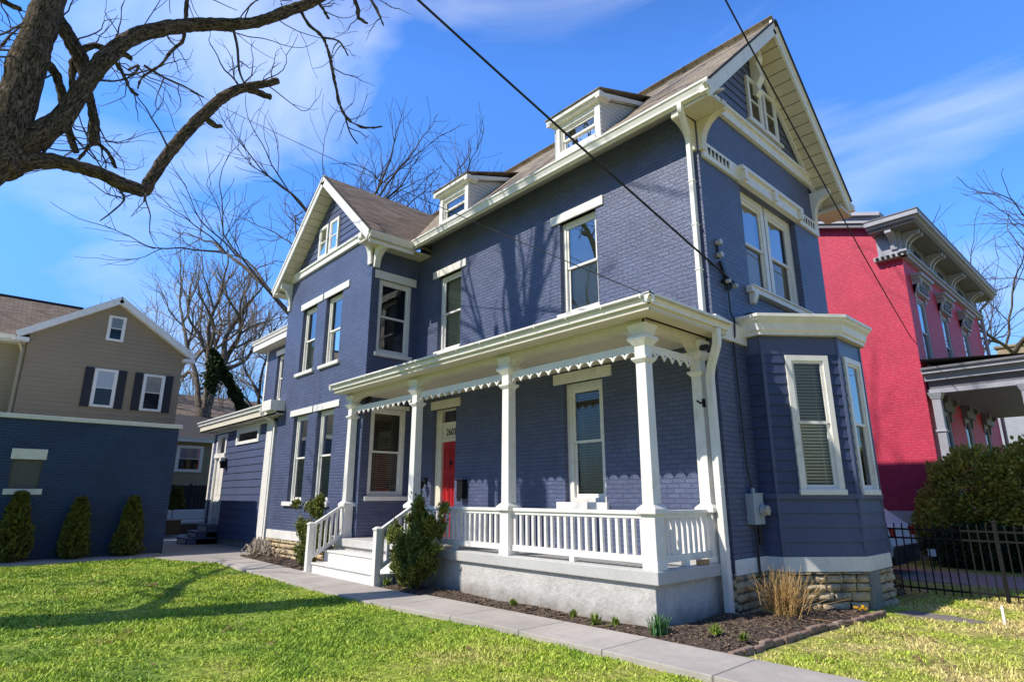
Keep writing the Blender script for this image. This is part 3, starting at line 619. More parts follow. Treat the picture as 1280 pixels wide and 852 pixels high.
# --- base band and foundation
b = MB()
for T, a, c in ((TE, YF, 9.2), (TE, 12.2, YB)): b.T = T; b.box(a, c, -.02, .025, .53, .738, 'white_paint')
b.T = TW; b.box(XW0, XW1-.55, -.02, .03, .47, .698, 'white_paint')
BAYP = [(XE, 9.2), (-4.18, 9.2), (-3.40, 10.2), (-3.40, 11.2), (-4.18, 12.2), (XE, 12.2)]
def ring(off):
    """bay outline pushed outwards"""
    c = off*.42
    return [(XE, 9.2-off), (-4.18+c, 9.2-off), (-3.40+off, 10.2-c), (-3.40+off, 11.2+c), (-4.18+c, 12.2+off), (XE, 12.2+off)]
b.T = WORLD; b.plate(ring(.03), .53, .738, 'white_paint')
b.build('base_band', H, bevel=.004)
b = MB(WORLD)
def stones(T, u0, u1, z0, z1, seed):
    r = random.Random(seed); z = z0
    b.T = T; b.box(u0, u1, -.25, -.03, z0, z1, 'mortar')
    while z < z1-.03:
        h = min(r.uniform(.10, .17), z1-z)
        u = u0-r.uniform(0, .1)
        while u < u1:
            l = r.uniform(.16, .46); a = max(u0, u); c = min(u1, u+l)
            if c-a > .05:
                p = r.uniform(.0, .045); g = .009
                # rough-faced block: subdivided front pushed about
                nx, nz = 7, 5; vs = []
                for i in range(nx):
                    for j in range(nz):
                        e = 1 if 0 < i < nx-1 and 0 < j < nz-1 else 0
                        vs.append(T(a+g+(c-a-2*g)*i/(nx-1)+r.uniform(-.008, .008), (p+r.uniform(-.012, .028)) if e else -.012+r.uniform(-.01, .012), z+g+(h-2*g)*j/(nz-1)+r.uniform(-.006, .006)))
                b.add(vs, [(i*nz+j, (i+1)*nz+j, (i+1)*nz+j+1, i*nz+j+1) for i in range(nx-1) for j in range(nz-1)], 'stone')
            u += l
        z += h
stones(TE, YF, 9.2, -.05, .53, 1); stones(F(-4.18, 9.2, .78, 1.0), 0, 1.268, -.05, .53, 2); stones(F(-3.40, 0, 0, 1), 10.62, 11.2, -.05, .53, 3)
stones(F(0, 9.2, 1, 0), XE, -4.18, -.05, .53, 4); stones(TW, XW0, XW1-.5, -.05, .47, 5); stones(TE, 12.2, YB, -.05, .53, 6); stones(TF, -4.75, XE, -.05, .6, 8)
stones(F(-3.4, 11.2, -.78, 1), 0, 1.268, -.05, .53, 9)
b.build('stone_foundation', H, smooth=True)
b = MB(F(-3.40, 0, 0, 1)); b.box(10.2, 10.62, -.2, .02, -.05, .53, 'cement_patch'); b.build('cement_pier', H)
b = MB(TW); b.box(-15.9, -15.0, -.1, .01, .08, .40, 'glass_block')
for i in range(4): b.box(-15.9+.225*(i+.5)-.09, -15.9+.225*(i+.5)+.09, .008, .028, .11, .23, 'glass_block'); b.box(-15.9+.225*(i+.5)-.09, -15.9+.225*(i+.5)+.09, .008, .028, .25, .37, 'glass_block')
b.build('basement_window', H, bevel=.006)

# --- bay window
bay = MB(WORLD)
TC = F(-4.18, 9.2, .78, 1.0); TBF = F(-3.40, 0, 0, 1); TS = F(0, 9.2, 1, 0); TC2 = F(-3.40, 11.2, -.78, 1.0); TS2 = F(-4.18, 12.2, -1, 0)
cw = (.36, 1.06, 1.66, 3.78); fw = (10.34, 11.06, 1.66, 3.80)
faces = ((TS, XE, -4.18, []), (TC, 0, 1.268, [cw]), (TBF, 10.2, 11.2, [fw]), (TC2, 0, 1.268, []), (TS2, 0, .27, []))
for T, a, c, hs_ in faces:
    siding_holes(bay, T, a, c, 1.64, 3.80, hs_, 'navy_shingle', row=.168, z0=1.64, lap=.022)
    siding(bay, T, [(a, .742), (c, .742), (c, 1.56), (a, 1.56)], 'navy_siding', row=.205, z0=.742, lap=.022)
    bay.poly_T = T
    bay.T = T; bay.box(a, c, -.02, .012, 3.80, 4.12, 'navy_siding'); bay.T = WORLD
bay.plate(ring(.045), 1.56, 1.64, 'navy_siding')
for (x, y) in BAYP[1:5]: bay.tube([(x, y, .742), (x, y, 4.1)], .034, 'navy_siding', 6)
bayo = bay.build('bay_window', H)
window(bayo, TC, *cw, rec=-.03, casing=.085, sash=.045, blindmat='blinds', glass='glass', lowglass='glass', sill=(.34, 1.08, 1.62, 1.70), depth=.6)
window(bayo, TBF, *fw, rec=-.03, casing=.085, sash=.045, blind=0, glass='glass_mirror', lowglass='glass', sill=(10.32, 11.08, 1.62, 1.70), depth=.6)
b = MB(WORLD)
def ringplate(offs, m):
    """stacked outline rings: (offset, z) profile carried round the bay"""
    rs = [[(x, y, z) for x, y in ring(o)] for o, z in offs]
    for p, q in zip(rs, rs[1:]):
        for i in range(5): b.add([p[i], p[i+1], q[i+1], q[i]], [(0, 1, 2, 3)], m)
ringplate([(-.05, 4.10), (.10, 4.10)], 'cream_paint'); ringplate([(.10, 4.10), (.10, 4.14), (.13, 4.17), (.15, 4.28), (.20, 4.33), (.21, 4.36), (.235, 4.37), (.235, 4.42), (.22, 4.42)], 'white_paint')
b.build('bay_cornice', bayo, bevel=.0)
b = MB(WORLD); a = ring(.225); c = ring(-.5)
rr = [(x, y, 4.415) for x, y in a]; top = [(XE, 9.5, 4.62), (XE, 9.9, 4.66), (XE+.02, 10.5, 4.68), (XE+.02, 10.9, 4.68), (XE, 11.5, 4.66), (XE, 11.9, 4.62)]
for i in range(5): b.add([rr[i], rr[i+1], top[i+1], top[i]], [(0, 1, 2, 3)], 'roof_flat')
b.build('bay_roof', bayo)
# trim board carrying the porch cornice across the end wall to the bay
b = MB(TE); b.slab([(8.25, 3.97), (9.25, 3.97), (9.25, 4.24), (8.9, 4.28), (8.25, 4.33)], 0, .05, 'white_paint'); b.build('trim_board', H)

# --- main roof: ridge along x
RX0, RX1, RY, RZ, EY, EZ = -3.88, -16.6, 10.68, 10.90, 7.68, 7.95
b = MB(WORLD); t = .10
b.add([(RX0, EY, EZ), (RX1, EY, EZ), (RX1, RY, RZ), (RX0, RY, RZ)], [(0, 1, 2, 3)], 'roof_shingle')
b.add([(RX0, 2*RY-EY, EZ), (RX1, 2*RY-EY, EZ), (RX1, RY, RZ), (RX0, RY, RZ)], [(0, 1, 2, 3)], 'roof_shingle')
b.add([(RX0, EY, EZ-t), (RX1, EY, EZ-t), (RX1, RY, RZ-t), (RX0, RY, RZ-t)], [(0, 1, 2, 3)], 'soffit_paint')
b.add([(RX0, 2*RY-EY, EZ-t), (RX1, 2*RY-EY, EZ-t), (RX1, RY, RZ-t), (RX0, RY, RZ-t)], [(0, 1, 2, 3)], 'soffit_paint')
b.obox((RX0+.01, RY, RZ+.01), (RX1, RY, RZ+.01), (0, .09, -.07), (0, .006, .012), 'roof_shingle'); b.obox((RX0+.01, RY, RZ+.01), (RX1, RY, RZ+.01), (0, .09, .07), (0, -.006, .012), 'roof_shingle')
for s in (-1, 1):   # dark drip edge showing along the rake
    b.obox((RX0+.02, RY, RZ+.0), (RX0+.02, RY+s*3.02, EZ-.02), (.035, 0, 0), (0, s*.012, .012), 'asphalt_edge')
b.build('roof', H)
b = MB(WORLD)
for s in (-1, 1):   # barge boards
    p0 = Vector((RX0-.02, RY-s*.0, RZ-.175)); p1 = Vector((RX0-.02, RY+s*3.02, EZ-.195))
    nn = Vector((0, s*.707, .707))
    b.obox(p0, p1, (.022, 0, 0), nn*.115, 'white_paint'); b.obox(p0+nn*.09+Vector((.03, 0, 0)), p1+nn*.09+Vector((.03, 0, 0)), (.018, 0, 0), nn*.03, 'white_paint')
    # boarded soffit under the verge
    q0 = Vector((0, RY, RZ-.30)); q1 = Vector((0, RY+s*2.93, EZ-.235))
    k = 17
    for i in range(k):
        a = q0.lerp(q1, i/k); c = q0.lerp(q1, (i+.94)/k)
        b.obox((XE+.29, a.y, a.z), (XE+.29, c.y, c.z), (.27, 0, 0), nn*.012, 'soffit_paint')
    b.obox((XE+.06, RY, RZ-.36), (XE+.06, RY+s*2.85, EZ-.20), (.03, 0, 0), nn*.05, 'white_paint')
b.T = TE; b.box(8.28, YB-.03, 0, .07, 8.25, 8.44, 'white_paint'); b.box(8.28, YB-.03, 0, .12, 8.442, 8.50, 'white_paint')
b.T = WORLD
for y_ in (EY+.02, 2*RY-EY-.02): b.box(RX0-.13, RX0+.003, y_-.05, y_+.05, EZ-.20, EZ-.03, 'white_paint')
b.obox((RX0-.02, RY-.10, RZ-.12), (RX0-.02, RY+.10, RZ-.12), (.0225, 0, 0), (0, 0, .09), 'white_paint')
b.build('gable_trim', H)
b = MB(WORLD); siding(b, TE, [(8.25, 8.5), (13.12, 8.5), (RY, 10.72)], 'navy_siding', row=.19, z0=8.5, lap=.022)
b.add([(XE-.002, 8.2, 8.2), (XE-.002, 13.16, 8.2), (XE-.002, RY, 10.72)], [(0, 1, 2)], 'navy_siding'); b.build('gable_siding', H)
for a in (10.30, 10.98): surface_window(H, TE, a, a+.58, 8.72, 9.74, casing=.085, n=.024, curtain=False, glass='glass')
b = MB(TE); b.box(10.18, 11.68, 0, .09, 8.665, 8.715, 'white_paint'); b.build('sill', H)
# apex pendant and corner brackets
b = MB(TE); pr = [(.02, 10.46), (.22, 10.46), (.24, 10.22), (.17, 10.08), (.20, 9.92), (.23, 9.78), (.13, 9.62), (.17, 9.48), (.09, 9.38), (.02, 9.42)]
b.prism(pr, RY-.09, RY+.09, 'white_paint'); b.build('gable_pendant', H, bevel=.008)
b = MB(WORLD)
bracket(b, F(0, YF, 1, 0), XE-.09, .14, 0, .50, 7.74, .55, 'cream_paint'); bracket(b, TE, 8.33, .14, 0, .50, 7.92, .72, 'cream_paint'); bracket(b, TE, YB-.1, .16, 0, .40, 8.1, .70, 'white_paint')
b.build('eave_bracket', H, bevel=.006)
b = MB(WORLD)
for u in (-6.6, -8.9, -11.2): pass
b.T = TF
b.prism([(-.02, 8.06), (-.02, 8.10), (.52, 7.81), (.52, 7.77)], -12.74, RX0-.02, 'soffit_paint'); b.prism([(.50, 7.755), (.525, 7.755), (.525, 7.90), (.50, 7.90)], -12.22, RX0-.02, 'white_paint')
b.prism([(.0, 7.74), (.51, 7.70), (.51, 7.745), (.0, 7.78)], RX0-.56, RX0-.02, 'soffit_paint')
b.T = WORLD; b.box(RX0-.55, RX0-.01, 13.10, 13.74, 7.60, 7.66, 'soffit_paint'); b.box(RX0-.1, RX0+.06, 13.66, 13.80, 7.72, 7.86, 'white_paint')
b.build('eave_soffit', H)
b = MB(WORLD); gutter(b, TF, -12.20, RX0+.03, .64, 7.935, h=.155, d=.115); b.build('gutter', H)

# --- dormers
def dormer(x0, x1, zb, zt, gl):
    D = MB(WORLD); yf = 8.02
    zs = lambda y: EZ+(y-EY)
    dT = F(0, yf, 1, 0); c = .13
    D.T = dT
    D.box(x0, x0+c, -.3, .02, zb-.1, zt, 'white_paint'); D.box(x1-c, x1, -.3, .02, zb-.1, zt, 'white_paint')
    D.box(x0+c, x1-c, -.3, .0, zt-.12, zt, 'white_paint'); D.box(x0+c, x1-c, -.3, .03, zb-.06, zb+.07, 'white_paint')
    D.box(x0-.04, x1+.04, -.2, .10, zt, zt+.05, 'white_paint'); D.box(x0-.11, x1+.11, -.2, .15, zt+.05, zt+.138, 'white_paint')
    D.T = WORLD
    par = D.build('dormer', H)
    C = MB(WORLD)
    def ytop(z): return yf+.3+(z-zt-.06)/.37
    for T, uu in ((F(x1, 0, 0, 1), 1), (F(x0, 0, 0, -1), -1)):
        a, b_ = (yf-.0, 9.30) if uu > 0 else (-9.30, -yf)
        tri = [(yf, zb-.02), (yf, zt+.02), (9.32, zt+.46)] if uu > 0 else [(-9.32, zt+.46), (-yf, zt+.02), (-yf, zb-.02)]
        siding(C, T, tri, 'dormer_siding', row=.095, z0=zb, lap=.014)
        C.T = T
    C.T = WORLD
    for x, s in ((x1, 1), (x0, -1)):
        C.obox((x+s*.055, yf-.14, zt+.045), (x+s*.055, 9.45, zt+.56), (.05, 0, 0), (0, .02, .055), 'white_paint')
    C.build('dormer_cheek', par)
    Rf = MB(WORLD)
    p = [(x0-.14, yf-.18, zt+.142), (x1+.14, yf-.18, zt+.142), (x1+.14, 9.62, zt+.14+.375*(9.62-yf+.2)), (x0-.14, 9.62, zt+.14+.375*(9.62-yf+.2))]
    Rf.add(p+[(a, b_, z+.018) for a, b_, z in p], [(0, 1, 2, 3), (4, 5, 6, 7), (0, 1, 5, 4), (1, 2, 6, 5), (2, 3, 7, 6), (3, 0, 4, 7)], 'roof_shingle')
    Rf.build('dormer_roof', par)
    window(par, dT, x0+c, x1-c, zb+.07, zt-.12, rec=.05, casing=.03, sash=.045, glass='glass_mirror', lowglass='glass', blind=.35, depth=.5)
dormer(-11.56, -10.38, 8.24, 9.0, 0); dormer(-7.48, -6.28, 8.30, 9.02, 1)

# --- wing roof and gable
WXM, WZ, WY0 = -15.2, 10.62, 6.44
ex0, ex1, ez = -18.38, -12.18, 7.88
b = MB(WORLD)
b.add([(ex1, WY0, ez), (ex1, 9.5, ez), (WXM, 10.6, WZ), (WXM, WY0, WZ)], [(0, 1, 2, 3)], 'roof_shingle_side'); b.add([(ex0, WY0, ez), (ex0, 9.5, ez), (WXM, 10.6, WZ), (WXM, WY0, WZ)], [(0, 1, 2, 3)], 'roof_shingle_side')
for e in (ex0, ex1): b.add([(e, WY0, ez-.1), (e, 9.5, ez-.1), (WXM, 10.6, WZ-.1), (WXM, WY0, WZ-.1)], [(0, 1, 2, 3)], 'soffit_paint'); b.obox((WXM, WY0-.012, WZ+.0), (e, WY0-.012, ez), (0, .03, 0), (.01, 0, .012), 'asphalt_edge')
b.build('wing_roof', H)
b = MB(WORLD)
for e in (ex0, ex1):
    p0 = Vector((WXM, WY0-.0, WZ)); p1 = Vector((e, WY0-.0, ez)); dd = (p1-p0).normalized(); nn = Vector((-dd.z, 0, dd.x)); nn *= (1 if nn.z > 0 else -1)
    b.obox(p0-nn*.14, p1-nn*.14, (0, .022, 0), nn*.115, 'white_paint'); b.obox(p0-nn*.05-Vector((0, .03, 0)), p1-nn*.05-Vector((0, .03, 0)), (0, .016, 0), nn*.03, 'white_paint')
    k = 16; q0, q1 = p0-nn*.27, p1-nn*.235+dd*-.1
    for i in range(k):
        a = q0.lerp(q1, i/k); c = q0.lerp(q1, (i+.95)/k)
        b.obox((a.x, YW-.19, a.z), (c.x, YW-.19, c.z), (0, .19, 0), nn*.012, 'soffit_paint')
    # boxed return at the foot of the rake
b.T = TW; b.box(XW0+.06, XW1-.02, 0, .07, 8.06, 8.22, 'white_paint'); b.box(XW0+.06, XW1-.02, 0, .11, 8.222, 8.27, 'white_paint')
b.box(-12.75, -12.2, -.2, .40, 7.70, 7.735, 'soffit_paint'); b.box(-18.36, XW0, -.2, .40, 7.70, 7.735, 'soffit_paint'); 
b.T = WORLD; b.obox((WXM-.10, WY0-.001, WZ-.12), (WXM+.10, WY0-.001, WZ-.12), (0, .0225, 0), (0, 0, .09), 'white_paint')
b.build('wing_gable_trim', H)
b = MB(WORLD); siding(b, TW, [(XW0, 8.27), (XW1, 8.27), (-15.33, 10.30)], 'navy_siding', row=.185, z0=8.27, lap=.022); b.add([(XW0, YW+.002, 8.0), (XW1, YW+.002, 8.0), (XW1, YW+.002, 8.3), (-15.33, YW+.002, 10.30), (XW0, YW+.002, 8.3)], [(0, 1, 2, 3, 4)], 'navy_siding')
b.build('wing_gable_siding', H)
for a in (-15.98, -15.30): surface_window(H, TW, a, a+.56, 8.30, 9.30, casing=.085, n=.024, curtain=False)
b = MB(WORLD)
bracket(b, TWR, YW+.1, .16, 0, .48, 7.70, .52, 'white_paint'); bracket(b, TW, XW1-.09, .16, 0, .36, 8.04, .78, 'white_paint'); bracket(b, TW, XW0+.09, .16, 0, .36, 8.04, .85, 'white_paint')
b.build('wing_bracket', H, bevel=.006)
b = MB(TWR); b.box(WY0, YF-.002, 0, .50, 7.68, 7.72, 'soffit_paint'); b.box(WY0+.02, 7.74, .46, .49, 7.60, 7.82, 'white_paint'); gutter(b, TWR, WY0, 7.66, .60, 7.87, h=.15); b.build('wing_gutter', H)

# --- rear two-storey part and the one-storey side entrance
b = MB(WORLD); wall(b, F(0, 8.4, 1, 0), -23.75, XW0, 4.0, 7.2, [(-22.65, -21.65, 5.06, 6.82)], 'navy_brick', .2); wall(b, F(-23.75, 13, 0, -1), 0, 4.6, 0, 7.2, [], 'navy_brick'); b.build('rear_wall', H)
TRR = F(0, 8.4, 1, 0)
window(H, TRR, -22.65, -21.65, 5.06, 6.82, lintel=(-22.75, -21.45, 6.82, 7.02), sill=(-22.75, -21.5, 4.96, 5.06), glass='glass_mirror', lowglass='glass', blind=.5)
b = MB(TRR); b.box(-24.2, XW0, -.1, .42, 7.18, 7.22, 'soffit_paint'); b.box(-24.2, XW0, .40, .43, 7.18, 7.42, 'white_paint'); b.box(-24.22, -24.19, -4.5, .43, 7.18, 7.42, 'white_paint'); b.box(-23.75, -23.62, -.02, .03, 4, 7.18, 'white_paint')
gutter(b, TRR, -24.25, XW0, .53, 7.56, h=.14, d=.09)
b.T = WORLD; b.add([(-24.25, 7.9, 7.5), (XW0, 7.9, 7.5), (XW0, 12.5, 8.0), (-24.25, 12.5, 8.0)], [(0, 1, 2, 3)], 'roof_flat'); b.build('rear_roof', H)
AX0, AX1 = -24.45, -18.6
aw = (-21.86, -19.72, 3.30, 3.83); ad = (-23.95, -22.85, .65, 3.78)
b = MB(WORLD); siding_holes(b, TA, AX0, AX1, .25, 3.95, [aw, ad], 'navy_siding', row=.235, z0=.25, lap=.024)
siding(b, F(AX0, 8.4, 0, -1), [(0, .25), (1.4, .25), (1.4, 3.95), (0, 3.95)], 'navy_siding', row=.235, z0=.25)
b.T = TA; b.box(AX0, XW0, -.3, -.02, -.05, .25, 'cement_patch'); b.box(AX1, XW0+.01, -.12, -.05, .2, 4.0, 'navy_siding')
b.build('side_entrance_wall', H)
b = MB(TA); b.box(AX0-.03, AX0+.13, 0, .035, .25, 3.92, 'white_paint'); b.box(-19.06, AX1, 0, .05, .36, 3.96, 'white_paint'); b.box(AX0, AX1, 0, .03, 3.84, 3.92, 'white_paint')
b.build('corner_board', H)
window(H, TA, *aw, rec=-.03, casing=.13, double=False, blind=0, sash=.03)
b = MB(TA); b.box(ad[0], ad[0]+.13, -.05, .045, .65, 3.78, 'white_paint'); b.box(ad[1]-.13, ad[1], -.05, .045, .65, 3.78, 'white_paint'); b.box(ad[0]+.13, ad[1]-.13, -.05, .045, 3.68, 3.78, 'white_paint'); b.box(ad[0]-.03, ad[1]+.03, -.05, .08, 2.95, 3.10, 'white_paint')
b.box(ad[0]+.13, ad[1]-.13, -.07, -.02, .66, 2.95, 'white_paint')
for z0, z1 in ((.8, 1.5), (1.65, 2.75)): b.box(-23.65, -23.45, -.02, -.008, z0, z1, 'white_paint'); b.box(-23.35, -23.15, -.02, -.008, z0, z1, 'white_paint')
sd_ = b.build('side_door', H)
b = MB(TA); b.poly([(-23.82, -.02, 3.10), (-22.98, -.02, 3.10), (-22.98, -.02, 3.68), (-23.82, -.02, 3.68)], 'glass'); b.poly([(-23.82, -.2, 3.05), (-22.98, -.2, 3.05), (-22.98, -.2, 3.72), (-23.82, -.2, 3.72)], 'interior'); b.build('transom_window', sd_)
b = MB(TA); b.box(-24.9, -17.55, .0, .42, 3.93, 3.97, 'soffit_paint'); b.box(-24.9, -17.55, .38, .42, 3.93, 4.16, 'cream_paint'); gutter(b, TA, -25.0, -18.25, .53, 4.30, h=.14, d=.10)
b.box(-18.2, -17.5, .15, .58, 4.04, 4.34, 'white_paint')
b.T = WORLD; b.add([(-25.0, 6.48, 4.24), (-17.96, 6.48, 4.24), (-17.96, 8.42, 4.78), (-25.0, 8.42, 4.78)], [(0, 1, 2, 3)], 'roof_flat'); b.add([(-25.0, 6.6, 3.97), (-25.0, 6.6, 4.24), (-25.0, 8.42, 4.76), (-25.0, 8.42, 3.97)], [(0, 1, 2, 3)], 'white_paint')
b.build('side_entrance_roof', H)
b = MB(WORLD)
for i, (y0, z) in enumerate(((6.05, .24), (6.35, .45), (6.65, .65))):
    b.box(-24.0, -22.82, y0, 7.0, 0, z-.04, 'navy_siding'); b.box(-24.02, -22.80, y0-.03, 7.0, z-.04, z, 'navy_siding'); b.box(-23.9, -22.95, y0-.008, y0-.002, .04 if i == 0 else z-.19, z-.045, 'white_paint')
b.build('side_steps', H)

# --- downspouts
def spout(pts, name='downspout', r=.058):
    b = MB(WORLD); pts = [Vector(p) for p in pts]
    q = [pts[0]]
    for i in range(1, len(pts)-1):     # rounded elbows
        a, c, e = pts[i-1], pts[i], pts[i+1]; l = min(.14, (c-a).length*.45, (e-c).length*.45)
        p, s = c+(a-c).normalized()*l, c+(e-c).normalized()*l
        for k in range(5):
            tt = k/4; q.append(p*(1-tt)**2+c*2*tt*(1-tt)+s*tt**2)
    q.append(pts[-1]); b.tube(q, r, 'white_paint', 4, twist=math.pi/4)
    for k in range(1, 4):
        c = pts[-2].lerp(pts[-1], k/4); b.box(c.x-.056, c.x+.056, c.y-.05, c.y+.052, c.z-.012, c.z+.012, 'white_paint')
    b.build(name, H, bevel=.008)
spout([(-4.40, 7.70, 7.80), (-4.40, 7.70, 7.68), (-4.56, 8.17, 7.40), (-4.57, 8.17, 4.30)])
spout([(-4.28, 8.0, 4.02), (-4.28, 8.0, 3.80), (-4.50, 8.10, 3.40), (-4.50, 8.10, .06)], r=.072)
spout([(-18.5, 6.52, 4.2), (-18.5, 6.52, 4.02), (-18.32, 6.92, 3.78), (-18.32, 6.92, .12)])

# ------------------------------------------------------------------ porch
PF, PX0, PX1, FZ = 6.55, -13.45, -4.55, .70        # slab front, ends, floor level
b = MB(WORLD)
b.box(-12.7, PX1-.09, PF+.06, 6.80, -.1, .535, 'concrete_porch'); b.box(PX1-.30, PX1-.09, 6.80, YF, -.1, .535, 'concrete_porch'); b.box(-13.3, -12.7, PF+.06, YW-.01, -.1, .535, 'concrete_porch')
b.build('porch_base', H, bevel=.01)
b = MB(WORLD); b.plate([(PX0, PF), (PX1, PF), (PX1, YF), (XW1, YF), (XW1, YW), (PX0, YW)], .54, FZ, 'porch_slab'); b.build('porch_floor', H, bevel=.012)
cxs = [-13.0, -10.25, -7.47, -4.70]; CY = 6.72
def column(x, y, half=False):
    b = MB(WORLD); m = 'white_paint'
    b.frus(x, y, .105, .105, FZ, 1.38, m); b.frus(x, y, .115, .115, FZ, FZ+.10, m)
    b.frus(x, y, .15, .15, 1.38, 1.44, m); b.frus(x, y, .15, .09, 1.44, 1.50, m)
    b.frus(x, y, .088, .08, 1.50, 3.36, m); b.frus(x, y, .085, .125, 3.36, 3.41, m); b.frus(x, y, .125, .125, 3.41, 3.44, m)
    b.frus(x, y, .086, .086, 3.44, 3.60, m); b.frus(x, y, .09, .15, 3.60, 3.68, m); b.frus(x, y, .155, .155, 3.68, 3.73, m); b.frus(x, y, .10, .16, 3.73, 3.90, m)
    b.build('porch_column', H, bevel=.006)
for x in cxs: column(x, CY)
column(-4.70, YF-.13)
def rail(p0, p1, k, name='porch_railing'):
    b = MB(WORLD); p0, p1 = Vector((*p0, 0)), Vector((*p1, 0)); d = (p1-p0).normalized(); s = Vector((-d.y, d.x, 0)); up_ = Vector((0, 0, 1)); m = 'white_paint'
    b.obox(p0+up_*1.395, p1+up_*1.395, s*.055, up_*.025, m); b.obox(p0+up_*1.345, p1+up_*1.345, s*.032, up_*.026, m); b.obox(p0+up_*.815, p1+up_*.815, s*.032, up_*.045, m)
    b.obox(p0.lerp(p1, .5)+up_*.702, p0.lerp(p1, .5)+up_*.772, d*.045, s*.04, m)
    r = b.build(name, H, bevel=.004)
    for i in range(k):
        q = MB(WORLD); c = p0.lerp(p1, (i+.5)/k); q.obox(c+up_*.858, c+up_*1.322, d*.023, s*.023, m); q.build('baluster', r)
rail((cxs[1]+.1, CY), (cxs[2]-.1, CY), 19); rail((cxs[2]+.1, CY), (cxs[3]-.1, CY), 19); rail((-4.70, CY+.1), (-4.70, YF-.24), 9)
# scalloped valance between columns
def valance(T, u0, u1):
    b = MB(T); k = max(3, round((u1-u0)/.212)); w_ = (u1-u0)/k; zt, zc, zp = 3.615, 3.545, 3.462
    for i in range(k):
        a = u0+i*w_; bt = []
        for j in range(11):
            q = j/10; x = a+w_*q
            if j in (0, 10): z = zp
            else: z = zp+.028+(zc-zp-.028)*math.sin(math.pi*min(1, max(0, (q-.1)/.8)))**.6
            bt.append((x, z))
        for (x0, z0), (x1, z1) in zip(bt, bt[1:]):
            for n in (-.012, .012): b.poly([(x0, n, z0), (x1, n, z1), (x1, n, zt), (x0, n, zt)], 'white_paint')
            b.poly([(x0, -.012, z0), (x1, -.012, z1), (x1, .012, z1), (x0, .012, z0)], 'white_paint')
        if i: b.disc(T(a, .010, 3.535), (T.n[0], T.n[1], 0), .013, .004, 'hole', 8)
    b.box(u0, u1, -.02, .02, zt, zt+.035, 'white_paint')
    b.build('valance', H)
TPF = F(0, CY, 1, 0); TPE = F(-4.70, 0, 0, 1)
for a, c in zip(cxs, cxs[1:]): valance(TPF, a+.09, c-.09)
valance(TPE, CY+.09, YF-.20)
# arched beam
b = MB(WORLD)
def beam(T, u0, u1, half):
    k = 16; zt = 3.97
    pts = []
    for j in range(k+1):
        q = j/k; e = min(q, 1-q)*(u1-u0)
        z = 3.66+.19*min(1, e/half)**.5 if e < half else 3.85
        pts.append((u0+(u1-u0)*q, z))
    for (x0, z0), (x1, z1) in zip(pts, pts[1:]):
        b.T = T
        for n in (-.075, .075): b.poly([(x0, n, z0), (x1, n, z1), (x1, n, zt), (x0, n, zt)], 'cream_paint')
        b.poly([(x0, -.075, z0), (x1, -.075, z1), (x1, .075, z1), (x0, .075, z0)], 'cream_paint')
for a, c in zip(cxs, cxs[1:]): beam(TPF, a+.05, c-.05, .34)
beam(TPE, CY+.05, YF-.1, .34)
b.T = TPF; b.box(cxs[0]-.1, cxs[3]+.1, .077, .10, 3.87, 3.97, 'cream_paint'); b.T = TPE; b.box(CY-.1, YF, .077, .10, 3.87, 3.97, 'cream_paint')
b.build('porch_beam', H)
b = MB(WORLD); GY, GX0, GX1 = 6.20, -13.32, -4.18
b.box(cxs[0]+.05, cxs[3]-.05, CY+.08, YF, 3.90, 3.92, 'soffit_paint')
b.plate([(GX0+.1, GY+.1), (GX1-.1, GY+.1), (GX1-.1, YF+.03), (GX1-.35, YF+.03), (GX1-.35, CY-.11), (GX0+.1, CY-.11)], 3.96, 3.985, 'soffit_paint')
for x0, y0, x1, y1 in ((GX0+.1, GY+.105, GX1-.1, GY+.125), (GX1-.125, GY+.126, GX1-.105, YF+.05), (GX0+.1, GY+.126, GX0+.12, 6.84)): b.box(x0, x1, y0, y1, 3.955, 4.11, 'cream_paint')
b.build('porch_soffit', H)
b = MB(WORLD); gutter(b, F(0, 0, 1, 0), GX0, GX1, -GY, 4.16, h=.13, d=.10); gutter(b, F(0, 0, 0, 1), GY, YF+.06, GX1, 4.16, h=.13, d=.10); gutter(b, F(0, 0, 0, -1), -6.84, -GY, -GX0, 4.16, h=.13, d=.10)
for i in range(14): x = GX0+.4+i*.66; b.box(x-.008, x+.008, GY-.003, GY+.1, 4.10, 4.164, 'white_paint')
b.build('porch_gutter', H)
b = MB(WORLD); z0, z1 = 4.10, 4.24
b.add([(GX0, GY+.01, z0), (GX1, GY+.01, z0), (GX1-.25, YF+.0, z1), (GX0+.6, YF+.0, z1)], [(0, 1, 2, 3)], 'roof_flat'); b.add([(GX1, GY+.01, z0), (GX1, YF+.06, z0), (GX1-.25, YF+.0, z1)], [(0, 1, 2)], 'roof_flat'); b.add([(GX0, GY+.01, z0), (GX0+.6, YF, z1), (GX0, YF, z0)], [(0, 1, 2)], 'roof_flat')
b.build('porch_roof', H)
